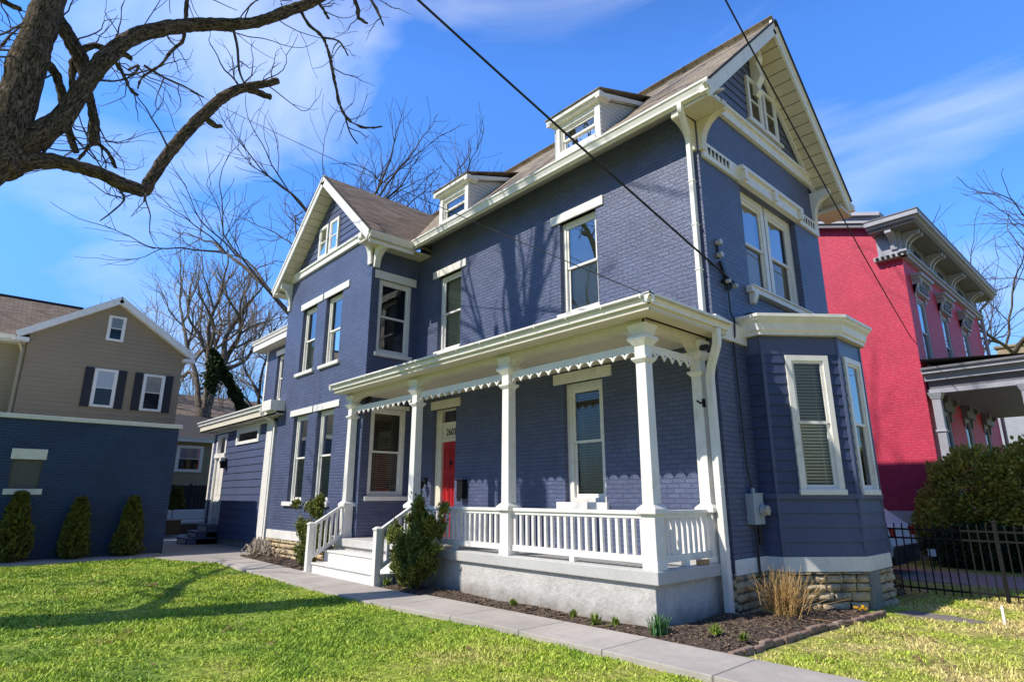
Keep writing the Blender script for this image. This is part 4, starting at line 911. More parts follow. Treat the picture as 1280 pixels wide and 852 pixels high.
# steps and hand rails
SX0, SX1 = -12.98, -10.12
b = MB(WORLD)
for i, (y0, z) in enumerate(((5.95, .235), (6.25, .468))):
    b.box(SX0, SX1, y0, PF-.002 if i == 1 else 6.3, -.05, z-.035, 'step_paint'); b.box(SX0-.03, SX1+.03, y0-.03, PF-.002 if i == 1 else 6.28, z-.035, z, 'step_paint')
b.box(SX0-.35, SX1+.05, 5.80, 5.95, -.05, .035, 'step_paint')
b.build('porch_steps', H, bevel=.008)
for x in (-12.99, -10.15):
    b = MB(WORLD); m = 'white_paint'; y0, y1 = 5.90, CY-.1
    b.frus(x, y0, .06, .06, .0, 1.0, m); b.frus(x, y0, .075, .075, 1.0, 1.025, m); b.frus(x, y0, .075, .03, 1.025, 1.06, m)
    b.obox((x, y0, .96), (x, y1, 1.40), (.042, 0, 0), (0, -.012, .028), m); b.obox((x, y0, .30), (x, y1, .74), (.03, 0, 0), (0, -.012, .034), m)
    hr = b.build('hand_rail', H, bevel=.004)
    for i in range(5):
        y = y0+(y1-y0)*(i+.9)/6; z = (y-y0)/(y1-y0)*.44
        q = MB(WORLD); q.box(x-.022, x+.022, y-.022, y+.022, .32+z, .94+z, m); q.build('baluster', hr)

# ================================================================== GROUND
def sheet(name, pts, z, m, th=None):
    b = MB(WORLD)
    if th: b.plate(pts, z-th, z, m)
    else: b.add([(x, y, z) for x, y in pts], [tuple(range(len(pts)))], m)
    return struct(b.build(name, bevel=.008 if th else 0))
sheet('ground', [(-400, -400), (400, -400), (400, 400), (-400, 400)], 0, 'lawn_ground')
sheet('walkway', [(-17.6, 6.0), (-16.4, 5.08), (-12.4, 4.97), (-8.62, 4.95), (-8.62, 5.86), (-13.3, 5.86)], .05, 'walk_stone', .12)
sheet('walkway', [(-8.60, 4.97), (-8.0, 5.0), (-6.4, 5.22), (-3.4, 5.25), (1.5, 5.25), (1.5, 6.08), (-4.4, 6.08), (-7.3, 5.99), (-8.60, 5.94)], .065, 'walk_stone', .14)
sheet('patio', [(-34, 4.75), (-20.15, 4.75), (-18.9, 4.25), (-16.45, 5.02), (-17.65, 5.98), (-18.5, 6.97), (-24.6, 7.3), (-24.6, 15), (-34, 15)], .03, 'patio_stone', .1)
sheet('kerb_strip', [(-20.18, -5), (-18.95, -5), (-18.95, 4.22), (-20.18, 4.70)], .034, 'walk_stone', .1)
sheet('driveway', [(-30, 14.3), (30, 14.3), (30, 16.4), (-30, 16.4)], .008, 'drive')
sheet('stepping_slab', [(-3.12, 10.12), (-2.7, 10.02), (-2.2, 10.08), (-2.1, 10.3), (-2.5, 10.46), (-3.0, 10.5)], .014, 'slab_stone', .06)

def mulch(name, outline, seed, hmax=.09, step=.07):
    """lumpy soil bed with bark chips lying on it"""
    r = np.random.default_rng(seed); P = np.array(outline)
    def inside(x, y):
        c = np.zeros(x.shape, bool); n = len(P)
        for i in range(n):
            x0, y0 = P[i]; x1, y1 = P[(i+1) % n]
            if y0 == y1: continue
            k = ((y0 > y) != (y1 > y)) & (x < (x1-x0)*(y-y0)/(y1-y0)+x0); c ^= k
        return c
    def edge(x, y):
        d = np.full(x.shape, 9.0); n = len(P)
        for i in range(n):
            a, b_ = P[i], P[(i+1) % n]; ab = b_-a; t = np.clip(((x-a[0])*ab[0]+(y-a[1])*ab[1])/(ab@ab), 0, 1)
            d = np.minimum(d, np.hypot(x-a[0]-t*ab[0], y-a[1]-t*ab[1]))
        return d
    xs = np.arange(P[:, 0].min(), P[:, 0].max()+step, step); ys = np.arange(P[:, 1].min(), P[:, 1].max()+step, step)
    X, Y = np.meshgrid(xs, ys, indexing='ij'); X = X+r.uniform(-.3, .3, X.shape)*step; Y = Y+r.uniform(-.3, .3, Y.shape)*step
    ins = inside(X, Y); Z = np.where(ins, hmax*np.clip(edge(X, Y)/.3, 0, 1)**.6*(.75+.3*np.sin(X*3.1)*np.cos(Y*4.3))+r.uniform(-.012, .022, X.shape), -.03)
    nx, ny = X.shape; V = np.stack([X.ravel(), Y.ravel(), Z.ravel()], 1); idx = np.arange(nx*ny).reshape(nx, ny)
    Fq = np.stack([idx[:-1, :-1], idx[1:, :-1], idx[1:, 1:], idx[:-1, 1:]], -1).reshape(-1, 4)
    keep = ins.ravel()[Fq].sum(1) >= 1
    o = npmesh(name, V, Fq[keep], 'soil'); struct(o)
    area = (P[:, 0].max()-P[:, 0].min())*(P[:, 1].max()-P[:, 1].min()); n = int(area*900)
    x = r.uniform(P[:, 0].min(), P[:, 0].max(), n); y = r.uniform(P[:, 1].min(), P[:, 1].max(), n); k = inside(x, y); x, y = x[k], y[k]; n = len(x)
    z = hmax*np.clip(edge(x, y)/.3, 0, 1)**.6*(.75+.3*np.sin(x*3.1)*np.cos(y*4.3))+.012
    return np.stack([x, y, z], 1)
def chips(name, P, smin, smax, m, seed, tilt=.5):
    r = np.random.default_rng(seed); n = len(P); a = r.uniform(0, 6.28, n); l = r.uniform(smin, smax, n); wd = l*r.uniform(.25, .6, n)
    u = np.stack([np.cos(a), np.sin(a), r.uniform(-tilt, tilt, n)], 1); v = np.stack([-np.sin(a), np.cos(a), r.uniform(-tilt, tilt, n)], 1)
    V = np.stack([P-u*l[:, None], P+v*wd[:, None], P+u*l[:, None], P-v*wd[:, None]], 1).reshape(-1, 3)
    return npmesh(name, V, np.arange(4*n).reshape(n, 4), m)
bedA = [(-10.05, 5.84), (-8.6, 5.93), (-7.3, 6.0), (-4.45, 6.09), (-3.45, 6.12), (-3.38, 7.2), (-3.42, 8.2), (-3.30, 9.2), (-3.28, 9.75), (-3.5, 10.0), (-4.2, 9.2), (-4.44, 9.18), (-4.44, 8.2), (-4.66, 8.2), (-4.66, 6.63), (-10.05, 6.63)]
PA = mulch('mulch_bed', bedA, 3)
bedB = [(-17.9, 6.1), (-16.2, 6.0), (-13.4, 5.9), (-13.1, 6.6), (-13.1, 6.84), (-17.9, 6.84)]
PB = mulch('mulch_bed', bedB, 4)
o = chips('bark_mulch', np.concatenate([PA, PB]), .012, .035, 'mulch_chip', 5); tag(o, 'dark brown bark mulch and leaf bits spread over the planting beds by the house', 'mulch', kind='stuff')

# lawn blades: denser where they show larger
def lawn():
    r = np.random.default_rng(11); pts = []
    def region(n, x0, x1, y0, y1, test):
        x = r.uniform(x0, x1, n); y = r.uniform(y0, y1, n); d = np.hypot(x, y)
        k = test(x, y) & (r.uniform(0, 1, n) < np.clip((4.5/np.maximum(d, 2.2))**1.15, 0, 1)); return np.stack([x[k], y[k]], 1)
    a = region(640000, -19, 1.5, -2.2, 5.3, lambda x, y: (y < np.interp(x, [-19, -16.4, -12.4, -8.6, -6.4, -3.4, 2], [4.25, 5.1, 5.0, 4.98, 5.25, 5.28, 5.28])) & (x > -18.95) & (np.hypot(x, y) > 2.6))
    c = region(170000, -3.4, 5, 6.05, 14.2, lambda x, y: (x > np.interp(y, [6, 9.7, 12, 14], [-3.28, -3.2, -3.2, -3.8])) & ~((x > -3.1) & (x < -2.02) & (y > 10.05) & (y < 10.45)))
    p = np.concatenate([a, c]); q_ = np.sin(p[:, 0]*2.1+1.3*np.sin(p[:, 1]*1.7))*np.sin(p[:, 1]*2.9+1.1*np.sin(p[:, 0]*1.3))+.5*np.sin(p[:, 0]*7.3)*np.sin(p[:, 1]*8.1); p = p[r.uniform(0, 1, len(p)) < np.where(q_ > .75, .35, 1)]; n = len(p); d = np.hypot(p[:, 0], p[:, 1])
    ang = r.uniform(0, 6.28, n); h = r.uniform(.016, .048, n)*(.85+.45*np.sin(p[:, 0]*1.7+1)*np.sin(p[:, 1]*2.3)+.35*np.sin(p[:, 0]*9.1+2*np.sin(p[:, 1]*5))*np.sin(p[:, 1]*11.3)); wd = (.0020+.00062*d)*r.uniform(.6, 1.3, n)
    lean = r.normal(0, .75, (n, 2))*h[:, None]
    u = np.stack([np.cos(ang), np.sin(ang), np.zeros(n)], 1)*wd[:, None]
    base = np.concatenate([p, np.full((n, 1), -.002)], 1); mid = base+np.concatenate([lean*.35, (h*.6)[:, None]], 1); tip = base+np.concatenate([lean, h[:, None]], 1)
    V = np.stack([base-u, base+u, mid+u*.7, tip, mid-u*.7], 1).reshape(-1, 3); i = np.arange(n)*5
    Fc = np.concatenate([np.stack([i, i+1, i+2], 1), np.stack([i, i+2, i+4], 1), np.stack([i+4, i+2, i+3], 1)])
    return npmesh('lawn_grass', V, Fc, 'grass_blade')
o = lawn(); tag(o, 'short spring grass covering the front lawn and the dry side yard', 'grass', kind='stuff')
r_ = np.random.default_rng(5)
k = 170; x = r_.uniform(-17, -1.5, k); y = r_.uniform(.5, 4.9, k)
clus = np.concatenate([np.stack([r_.normal(cx, .16, m_), r_.normal(cy, .1, m_)], 1) for cx, cy, m_ in ((-13.2, 3.0, 28), (-11.8, 2.9, 22), (-14.5, 2.4, 18), (-9.0, 1.8, 18), (-8.2, 2.9, 16), (-12.5, 1.6, 20), (-2.0, 7.4, 30), (-2.6, 8.6, 30), (-1.7, 9.6, 20), (-2.8, 6.8, 16))])
P = np.concatenate([np.stack([x, y], 1), clus]); P = np.concatenate([P, np.full((len(P), 1), .03)], 1)
o = chips('fallen_leaves', P, .018, .05, 'leaf_litter', 9, .35); tag(o, 'scattered dead brown leaves lying on the lawn', 'leaves', kind='stuff')

# bed edging: a row of weathered blocks
E_ = [(-3.42, 6.10), (-3.40, 6.75), (-3.38, 7.4), (-3.36, 8.05), (-3.28, 8.7), (-3.16, 9.3), (-3.12, 9.75)]
er = thing('bed_edging', 'low weathered brick coloured edging curving along the mulch bed beside the side yard', 'edging', (-3.36, 8, 0))
b = MB(WORLD); rr_ = random.Random(3)
for (x0, y0), (x1, y1) in zip(E_, E_[1:]):
    for q in range(3):
        a = Vector((x0, y0, .035)).lerp(Vector((x1, y1, .035)), q/3+.012); c = Vector((x0, y0, .035)).lerp(Vector((x1, y1, .035)), (q+1)/3-.012)
        j = Vector((rr_.uniform(-.015, .015), 0, rr_.uniform(-.02, .015)))
        b.obox(a+j, c+j, (.036, 0, 0), (0, 0, .040), 'edging')
b.build('edging_block', er, bevel=.014)

# ================================================================== FOLIAGE / TREES
def leaves(name, P, D, size, m, parent=None, local=False, seed=1, ratio=.34, jitter=.7):
    """narrow rhombic sprays at P pointing roughly along D"""
    r = np.random.default_rng(seed); n = len(P); D = D+r.normal(0, jitter, (n, 3)); D /= np.linalg.norm(D, axis=1)[:, None]
    S = np.cross(D, r.normal(0, 1, (n, 3))); S /= np.linalg.norm(S, axis=1)[:, None]
    l = size*r.uniform(.55, 1.35, n)[:, None]; S = S*l*ratio
    V = np.stack([P, P+D*l*.45+S, P+D*l, P+D*l*.45-S], 1).reshape(-1, 3)
    return npmesh(name, V, np.arange(4*n).reshape(n, 4), m, parent, local)
def twist(v, a, rnd):
    ax = v.orthogonal().normalized(); ax.rotate(Matrix.Rotation(rnd.uniform(0, 6.283), 3, v)); w_ = v.copy(); w_.rotate(Matrix.Rotation(a, 3, ax)); return w_
def grow(mbs, p, d, L, r, lvl, rnd, up_=.12, rmin=.010, wob=.16, kids=3, ratio=.66, mats=('bark_grey', 'twig_brown'), thick=.05, spread=(.45, .95), maxl=7):
    """one branch, then its children; mbs = (heavy wood, fine wood)"""
    n = 5 if L > 1 else 4; pts = [p.copy()]; q = p.copy(); dd = d.copy()
    for i in range(n):
        dd = (dd+Vector((rnd.gauss(0, wob), rnd.gauss(0, wob), rnd.gauss(0, wob)+up_*.35))).normalized(); q = q+dd*(L/n); pts.append(q.copy())
    r1 = max(rmin*.7, r*.62); rad = [r+(r1-r)*i/n for i in range(n+1)]
    heavy = r > thick
    (mbs[0] if heavy else mbs[1]).tube(pts, rad, mats[0] if heavy else mats[1], 7 if r > .12 else 5 if r > .04 else 3, cap=False)
    if lvl >= maxl or r1 < rmin or L < .18: return
    for k in range(kids+(1 if lvl >= 2 and kids == 3 and maxl >= 6 else 0)):
        t = rnd.uniform(.35, 1.0) if k else 1.0
        i = min(n-1, int(t*n)); pp = pts[i].lerp(pts[i+1], t*n-i) if t < 1 else pts[-1]
        base = (pts[min(i+1, n)]-pts[i]).normalized()
        a = rnd.uniform(*spread) if k else rnd.uniform(.1, .35)
        cd = twist(base, a, rnd); cd.z += up_; cd.normalize()
        cr_ = (r1 if not k else rad[i]*rnd.uniform(.45, .72))
        grow(mbs, pp, cd, L*rnd.uniform(ratio-.1, ratio+.14), max(cr_, rmin*.75), lvl+1, rnd, up_, rmin, wob, kids, ratio, mats, thick, spread, maxl)
def bare_tree(name, label, loc, h, r, seed, group=None, trunkfrac=.3, lean=(0, 0), maxl=6, kids=3, spread=(.35, .85), up_=.16, rmin=.016, mats=('bark_grey', 'twig_brown'), ratio=.70, wob=.15):
    root = thing(name, label, 'tree', loc, group); rnd = random.Random(seed); A, B = MB(WORLD), MB(WORLD); Z = Vector((0, 0, 0))
    th = h*trunkfrac; tp = [Vector((lean[0]*th*t+rnd.gauss(0, .02*th), lean[1]*th*t+rnd.gauss(0, .02*th), th*t-.2)) for t in (0, .25, .5, .75, 1)]
    tr = [r*1.25, r*1.05, r, r*.95, r*.9]; A.tube(tp, tr, mats[0], 10, cap=False)
    k = 4
    for i in range(k):
        a = 6.283*i/k+rnd.uniform(-.4, .4); e = rnd.uniform(.25, .75); d = Vector((math.cos(a)*math.sin(e)+lean[0]*.4, math.sin(a)*math.sin(e)+lean[1]*.4, math.cos(e))).normalized()
        grow((A, B), tp[-1]-Vector((0, 0, rnd.uniform(0, th*.2))), d, h*.27, r*rnd.uniform(.45, .7), 1, rnd, up_, rmin, wob, kids, ratio, mats, .06, spread, maxl)
    A.build('trunk', root, smooth=True, local=True); B.build('crown', root, local=True); return root

# --- the big old tree on the left: trunk stands just outside the frame
ft = thing('front_tree', 'big old gnarled bare tree with mossy forked limbs arching over the lawn at top left', 'tree', (-11.8, -2.5, 0))
A, B = MB(WORLD), MB(WORLD); rnd = random.Random(21)
TD = 11.3
def limb(pts, D=TD, m='bark', sides=10, dd=0.0):
    W = [bearing(x, y, D+dd*i) for i, (x, y, r) in enumerate(pts)]; ra = []
    for (x, y, r), wpt in zip(pts, W):
        ra.append(r*((wpt-cam.location).dot(_f))/FPX)
    # smooth: subdivide with catmull-rom
    P_, R_ = [], []
    for i in range(len(W)-1):
        p0, p1, p2, p3 = W[max(i-1, 0)], W[i], W[i+1], W[min(i+2, len(W)-1)]
        for k in range(4):
            t = k/4; P_.append(.5*((2*p1)+(p2-p0)*t+(2*p0-5*p1+4*p2-p3)*t*t+(3*p1-p0-3*p2+p3)*t**3)+Vector((rnd.gauss(0, 1), rnd.gauss(0, 1), rnd.gauss(0, 1)))*ra[i]*.045); R_.append((ra[i]*(1-t)+ra[i+1]*t)*rnd.uniform(.94, 1.06))
    P_.append(W[-1]); R_.append(ra[-1]); (A if max(R_) > .03 else B).tube(P_, R_, m if max(R_) > .03 else 'twig_dark', sides if max(R_) > .03 else 5); return P_, R_
def rough_tube_twigs(P_, R_, n, L, r, up_=.1, maxl=3, kids=2):
    for _ in range(n):
        i = rnd.randrange(1, len(P_)-1); d = (P_[i+1]-P_[i-1]).normalized(); c = twist(d, rnd.uniform(.6, 1.5), rnd)
        grow((A, B), P_[i], c, 1.5*L*rnd.uniform(.5, 1.3), 1.5*r*rnd.uniform(.6, 1.2), 0, rnd, up_, .0052, .22, kids, .66, ('bark', 'twig_dark'), .05, (.4, 1.0), maxl)
base = [Vector((-11.8, -2.5, -.2)), Vector((-11.75, -2.45, 1.0)), Vector((-11.7, -2.25, 2.8)), Vector((-11.5, -1.75, 4.8)), bearing(-48, 222, TD), bearing(-12, 196, TD), bearing(14, 178, TD)]
A.tube(base, [.80, .60, .52, .46, .41, .36, .31], 'bark', 14)
f1 = limb([(-12, 215, 29), (8, 165, 26), (24, 115, 22), (38, 68, 20), (54, 25, 18), (65, -10, 17), (72, -60, 15)])
f2 = limb([(5, 188, 22), (45, 172, 17), (76, 150, 13), (102, 112, 11.5), (132, 72, 10.5), (168, 46, 10), (205, 36, 9.3), (245, 31, 8.5), (285, 31, 7.5), (325, 27, 6.5), (360, 14, 7), (392, 2, 6.5), (440, -28, 5)])
f3 = limb([(8, 200, 20), (50, 200, 11), (85, 205, 9), (125, 217, 8.5), (160, 233, 8.5), (182, 240, 8)], dd=.06)
f4 = limb([(179, 240, 8), (190, 222, 7.5), (212, 190, 7.5), (240, 158, 7.5), (265, 133, 7), (288, 116, 6.5), (310, 109, 5.5), (332, 105, 4.5), (349, 101, 4)], D=TD+.5)
limb([(306, 110, 5), (322, 115, 4.5), (340, 123, 3.5)], D=TD+.5); limb([(255, 145, 5), (268, 157, 3.5), (278, 158, 2.5)], D=TD+.5)
f5 = limb([(68, 22, 11), (80, 36, 9.5), (92, 58, 9), (100, 72, 10), (104, 92, 6), (113, 125, 5.5), (118, 152, 6), (117, 172, 6), (120, 182, 3)], D=TD+.5)
f6 = limb([(97, 66, 5), (116, 57, 4), (132, 62, 3.5), (150, 66, 4), (166, 74, 3)], D=TD+.5)
f7 = limb([(45, 75, 8), (62, 82, 6), (74, 104, 5.5), (79, 130, 5), (86, 165, 5), (96, 192, 4)], D=TD+.7)
limb([(92, 74, 5), (90, 100, 4), (92, 120, 3)], D=TD+.6)
limb([(20, 210, 12), (15, 215, 8), (30, 217, 4)])
tw = [limb([(234, -8, 2.5), (232, 22, 2.6), (229, 50, 2.3), (216, 62, 2), (200, 82, 1.7), (178, 97, 1.5), (172, 112, 1)], D=TD+.2),
      limb([(143, 75, 2.5), (155, 95, 2.2), (165, 115, 2), (175, 119, 1)], D=TD+.1),
      limb([(374, 8, 2.2), (385, 30, 2), (403, 46, 1.9), (412, 70, 1.9), (418, 100, 1.9), (425, 132, 1.8), (438, 152, 1.5), (458, 160, 1.2), (478, 158, .8)]),
      limb([(404, 47, 1.2), (424, 52, 1.1), (435, 70, .9)]), limb([(430, 140, 1.2), (437, 165, 1), (447, 180, .8)]),
      limb([(180, 82, 1.6), (205, 97, 1.4), (230, 108, 1.1), (255, 122, .8)], D=TD+.2),
      limb([(160, 88, 1.6), (173, 82, 1.8), (168, 92, 1.6), (155, 94, 1)], D=TD+.1),
      limb([(292, 38, 1.8), (297, 62, 1.7), (299, 88, 1.5), (306, 106, 1)]), limb([(440, -10, 3), (447, 10, 2.8), (448, 22, 2.2), (460, 30, 1)]), limb([(460, -6, 2.2), (470, 10, 1.8), (480, 34, .9)]),
      limb([(398, 4, 2), (405, 14, 1.8), (411, 24, 1.2)]), limb([(117, 178, 2.6), (108, 188, 2), (98, 200, 1.5)]), limb([(119, 178, 2.6), (130, 185, 2.4), (138, 195, 2.2), (145, 210, 1.6)], D=TD+.5), limb([(150, 238, 1.5), (155, 250, 1.2), (140, 265, 1), (125, 276, .7)]), limb([(183, 242, 2), (180, 252, 1.2)]),
      limb([(-30, -20, 4), (10, 5, 3.4), (28, 12, 2.5)], D=TD+.4), limb([(-25, 62, 2), (0, 58, 2), (12, 45, 1.4), (28, 32, 1)], D=TD+.4), limb([(-20, 48, 1.6), (5, 42, 1.4), (30, 28, 1)], D=TD-.2),
      limb([(-20, 62, 1.4), (16, 63, 1.2)], D=TD), limb([(-20, 70, 1.4), (14, 72, 1.2)], D=TD)]
for P_, R_ in tw: rough_tube_twigs(P_, R_, 3, .32, .009, .02, 2)
for ff, n_, L_ in ((f2, 10, .7), (f4, 8, .5), (f3, 2, .3), (f5, 8, .65), (f7, 6, .6), (f6, 4, .45), (f1, 2, .6)): rough_tube_twigs(ff[0], ff[1], n_, L_, .013, .12, 3)
# crown above and behind the picture
def pole(pts, rad): A.tube([Vector(p) for p in pts], rad, 'bark', 9); return [Vector(p) for p in pts]
t1 = f1[0][-1]; c1 = pole([t1, t1+Vector((-.3, .1, 1.0)), (-11.7, -.1, 12.6), (-12.0, -.1, 14.6), (-12.5, .1, 16.8), (-12.9, .3, 19)], [.31, .29, .25, .2, .15, .09])
c2 = pole([c1[2], (-11.0, .5, 14.2), (-10.6, 1.0, 16.0), (-10.5, 1.3, 18)], [.2, .16, .12, .07])
c3 = pole([(-11.6, -2.0, 4.2), (-12.4, -2.8, 5.3), (-13.6, -3.0, 6.2), (-15.0, -3.6, 7.0), (-17, -3.9, 8.3), (-19, -3.7, 9.4)], [.24, .16, .13, .10, .08, .05])
c4 = pole([f2[0][-1], f2[0][-1]+Vector((1.3, .6, .9)), f2[0][-1]+Vector((2.7, 1.0, 2.2))], [.08, .06, .04])
for cpath, n_ in ((c1, 6), (c2, 5), (c3, 6), (c4, 4)):
    for _ in range(n_):
        i = rnd.randrange(1, len(cpath)); d = twist((cpath[i]-cpath[i-1]).normalized(), rnd.uniform(.4, 1.0), rnd)
        grow((A, B), cpath[i], d, rnd.uniform(1.6, 3.0), rnd.uniform(.05, .11), 1, rnd, .1, .011, .17, 3, .66, ('bark', 'twig_dark'), .05, (.4, .9), 4)
A.build('trunk', ft, smooth=True); B.build('crown', ft)
ma = bpy.data.objects['trunk'].modifiers.new('sub', 'SUBSURF'); ma.levels = 1; ma.render_levels = 1
tx = bpy.data.textures.new('bark_ridges', 'CLOUDS'); tx.noise_scale = .09; md = bpy.data.objects['trunk'].modifiers.new('ridges', 'DISPLACE'); md.texture = tx; md.strength = .05; md.texture_coords = 'GLOBAL'

# --- bare trees beyond the houses
def at(px, D): p = bearing(px, 620, D); return (p.x, p.y, 0)
bare_tree('bare_tree', 'tall bare tree with dense tan twigs and an upright trunk right of the tan gable', at(236, 44), 17.5, .48, 5, 'bare trees beyond the houses', .42, (.02, .03), 6, 3)
bare_tree('bare_tree', 'bare tree of upright brushy twigs rising behind the peak of the tan house', at(178, 52), 17.5, .30, 8, 'bare trees beyond the houses', .3, (0, 0), 6, 3, (.25, .6))
bare_tree('bare_tree', 'bare tree standing over the side entrance roof, between the ivy trunk and the blue wing', at(322, 46), 14.5, .26, 14, 'bare trees beyond the houses', .40, (0, 0), 6, 3)
bare_tree('bare_tree', 'slim bare tree low behind the side entrance, left of the ivy trunk', at(262, 58), 13.5, .26, 17, 'bare trees beyond the houses', .3, (0, 0), 6, 3)
bare_tree('bare_tree', 'brushy bare tree low between the tan gable and the ivy trunk', at(212, 60), 15.5, .30, 19, 'bare trees beyond the houses', .25, (0, 0), 6, 3, (.3, .7))
bare_tree('bare_tree', 'large dark bare tree spreading above the front gable on its left', at(392, 30), 19.5, .30, 27, 'bare trees behind the blue roof', .45, (-.02, 0), 6, 3, (.4, .9), .10, .014, ('bark_grey', 'twig_dark'))
bare_tree('bare_tree', 'forked bare tree showing over the brown roof between gable and dormer', at(492, 34), 20.0, .33, 31, 'bare trees behind the blue roof', .50, (0, 0), 6, 3, (.4, .85), .10, .014, ('bark_grey', 'twig_dark'))
bare_tree('bare_tree', 'dark bare tree with long drooping limbs right of the red house', at(1222, 42), 20.0, .36, 49, None, .28, (.02, 0), 6, 3, (.4, 1.0), .05, .012, ('bark_grey', 'twig_dark'))
iv = thing('ivy_trunk', 'leaning dead trunk wrapped in dark green ivy beside the side entrance roof', 'tree', at(312, 36))
p0, p1 = bearing(318, 540, 36), bearing(266, 438, 36); pb = Vector(at(330, 36))
b = MB(WORLD); b.tube([pb, p0, p0.lerp(p1, .5), p1], [.22, .20, .15, .08], 'bark_grey', 8); b.build('trunk', iv, smooth=True)
r_ = np.random.default_rng(3); t = r_.uniform(0, 1, 5200)**.9; c = np.array(p0)[None]*(1-t[:, None])+np.array(p1)[None]*t[:, None]
off = r_.normal(0, 1, (5200, 3)); off /= np.linalg.norm(off, axis=1)[:, None]; c = c+off*(.27*(1.05-.6*t)*r_.uniform(.6, 1.1, 5200)*(1+.3*np.sin(t*30)))[:, None]
hang = r_.uniform(0, 1, 1500); h0 = np.array(bearing(268, 452, 36)); c = np.concatenate([c, h0+np.stack([r_.normal(0, .18, 1500), r_.normal(0, .18, 1500), -hang*1.5+r_.normal(0, .2, 1500)], 1)])
leaves('ivy', c, np.tile([0, 0, -.3], (len(c), 1))+np.concatenate([off, r_.normal(0, 1, (1500, 3))]), .16, 'ivy', iv, seed=4, ratio=.45)

# --- evergreen columns against the garage
def arbor(h, rad, seed):
    r = np.random.default_rng(seed); n = 5200; z = r.uniform(.0, 1, n)**.85; prof = rad*np.minimum(1, (z/.10+.35))*np.clip(1.05-z, 0, 1)**.62*1.12
    a = r.uniform(0, 6.283, n); rr = prof*np.sqrt(r.uniform(.40, 1.35, n))*(1+.14*np.sin(3*a+z*9)+.10*np.sin(7*a-z*17)); return np.stack([rr*np.cos(a), rr*np.sin(a), z*h], 1), np.stack([np.cos(a)*.5, np.sin(a)*.5, np.ones(n)], 1)
for i, (y, h, rad, lab) in enumerate(((1.30, 1.62, .30, 'narrow clipped evergreen below the blocked window, leftmost of the three by the navy wall'), (2.57, 1.48, .26, 'narrow evergreen in the middle of the three against the navy wall'), (3.80, 1.50, .27, 'narrow evergreen nearest the corner of the navy wall'))):
    t = thing('evergreen_shrub', lab, 'shrub', (-19.86, y, .03), 'evergreens along the navy garage wall', rz=i*1.3); Pn, Dn = arbor(h, rad, 50+i); leaves('foliage', Pn, Dn, .11, 'arborvitae', t, True, seed=i, jitter=.45, ratio=.3)
    b = MB(WORLD); b.tube([(0, 0, -.05), (0, 0, h*.7)], [.035, .012], 'bark_grey', 6); b.build('stem', t, local=True)
t = thing('evergreen_shrub', 'small evergreen in front of the black board fence behind the sofa', 'shrub', at(221, 32), None); Pn, Dn = arbor(1.9, .42, 60); leaves('foliage', Pn, Dn, .14, 'arborvitae', t, True, seed=9, jitter=.45)
b = MB(WORLD); b.tube([(0, 0, -.05), (0, 0, 1.2)], [.035, .012], 'bark_grey', 6); b.build('stem', t, local=True)

# --- yews by the steps
def yew(name, label, loc, arms, n, size, seed, m='yew', thick=.17, group=None):
    t = thing(name, label, 'shrub', loc, group); r = np.random.default_rng(seed); P, D = [], []; b = MB(WORLD)
    for p0, p1, th in arms:
        p0, p1 = np.array(p0), np.array(p1); k = int(n*np.linalg.norm(p1-p0)*th/thick); s = r.uniform(0, 1, k)**.8; w_ = th*(1-.55*s)*r.uniform(.25, 1.15, k)
        o = r.normal(0, 1, (k, 3)); o /= np.linalg.norm(o, axis=1)[:, None]; ax = (p1-p0)/np.linalg.norm(p1-p0)
        # twiglets: bunches of needles
        nc = max(6, k//90); cs = r.uniform(.03, 1, nc)**.8; co = r.normal(0, 1, (nc, 3)); co /= np.linalg.norm(co, axis=1)[:, None]; cc = p0+(p1-p0)*cs[:, None]+co*(th*(1-.5*cs)*r.uniform(.4, 1.25, nc))[:, None]
        ci = r.integers(0, nc, k); q = r.normal(0, .040, (k, 3)); o = .5*o+.8*co[ci]; s = cs[ci]
        P.append(cc[ci]+q+ax*r.uniform(-.03, .09, k)[:, None]); D.append(o*.6+ax*.9+np.array([0, 0, .15])); b.tube([Vector(p0), Vector(p0*.4+p1*.6)+Vector((.02, 0, .02)), Vector(p1)], [.018, .012, .004], 'bark_grey', 5)
    P = np.concatenate(P); D = np.concatenate(D); k = r.integers(0, len(P), len(P)*2)
    P2 = P[k]+r.normal(0, .022, (len(k), 3)); P = np.concatenate([P, P2]); D = np.concatenate([D, D[k]])
    leaves('foliage', P, D, size, m, t, True, seed=seed, jitter=.6, ratio=.19); b.build('branches', t, local=True); return t
yew('yew_shrub', 'shaggy dark green yew growing in front of the porch, right of the steps', (-9.42, 6.22, .04),
    [((0, 0, 0), (.12, .05, 1.46), .20), ((0, 0, .1), (.62, .1, 1.34), .15), ((0, 0, .1), (-.55, -.05, .98), .16), ((0, 0, 0), (.55, 0, .62), .22), ((0, 0, 0), (-.45, 0, .5), .22), ((0, -.1, 0), (.05, -.25, .8), .22), ((0, 0, .2), (.30, .05, 1.15), .18), ((0, 0, .1), (-.22, .1, 1.22), .17), ((.1, -.1, 0), (.3, -.25, .38), .18), ((0, 0, 0), (.42, .05, .98), .18)], 760, .078, 70)
yew('yew_shrub', 'spreading yew between the steps and the front gable, left of the hand rail', (-13.75, 6.35, .04),
    [((0, 0, 0), (-.95, -.05, 1.36), .14), ((0, 0, .2), (.15, .05, 1.42), .16), ((0, 0, .1), (-.35, 0, 1.3), .15), ((0, 0, .2), (.62, -.05, 1.12), .18), ((0, 0, 0), (-.75, -.05, .62), .15), ((0, 0, 0), (.25, -.15, .8), .2), ((0, 0, 0), (-.3, -.1, .35), .15)], 760, .08, 71)
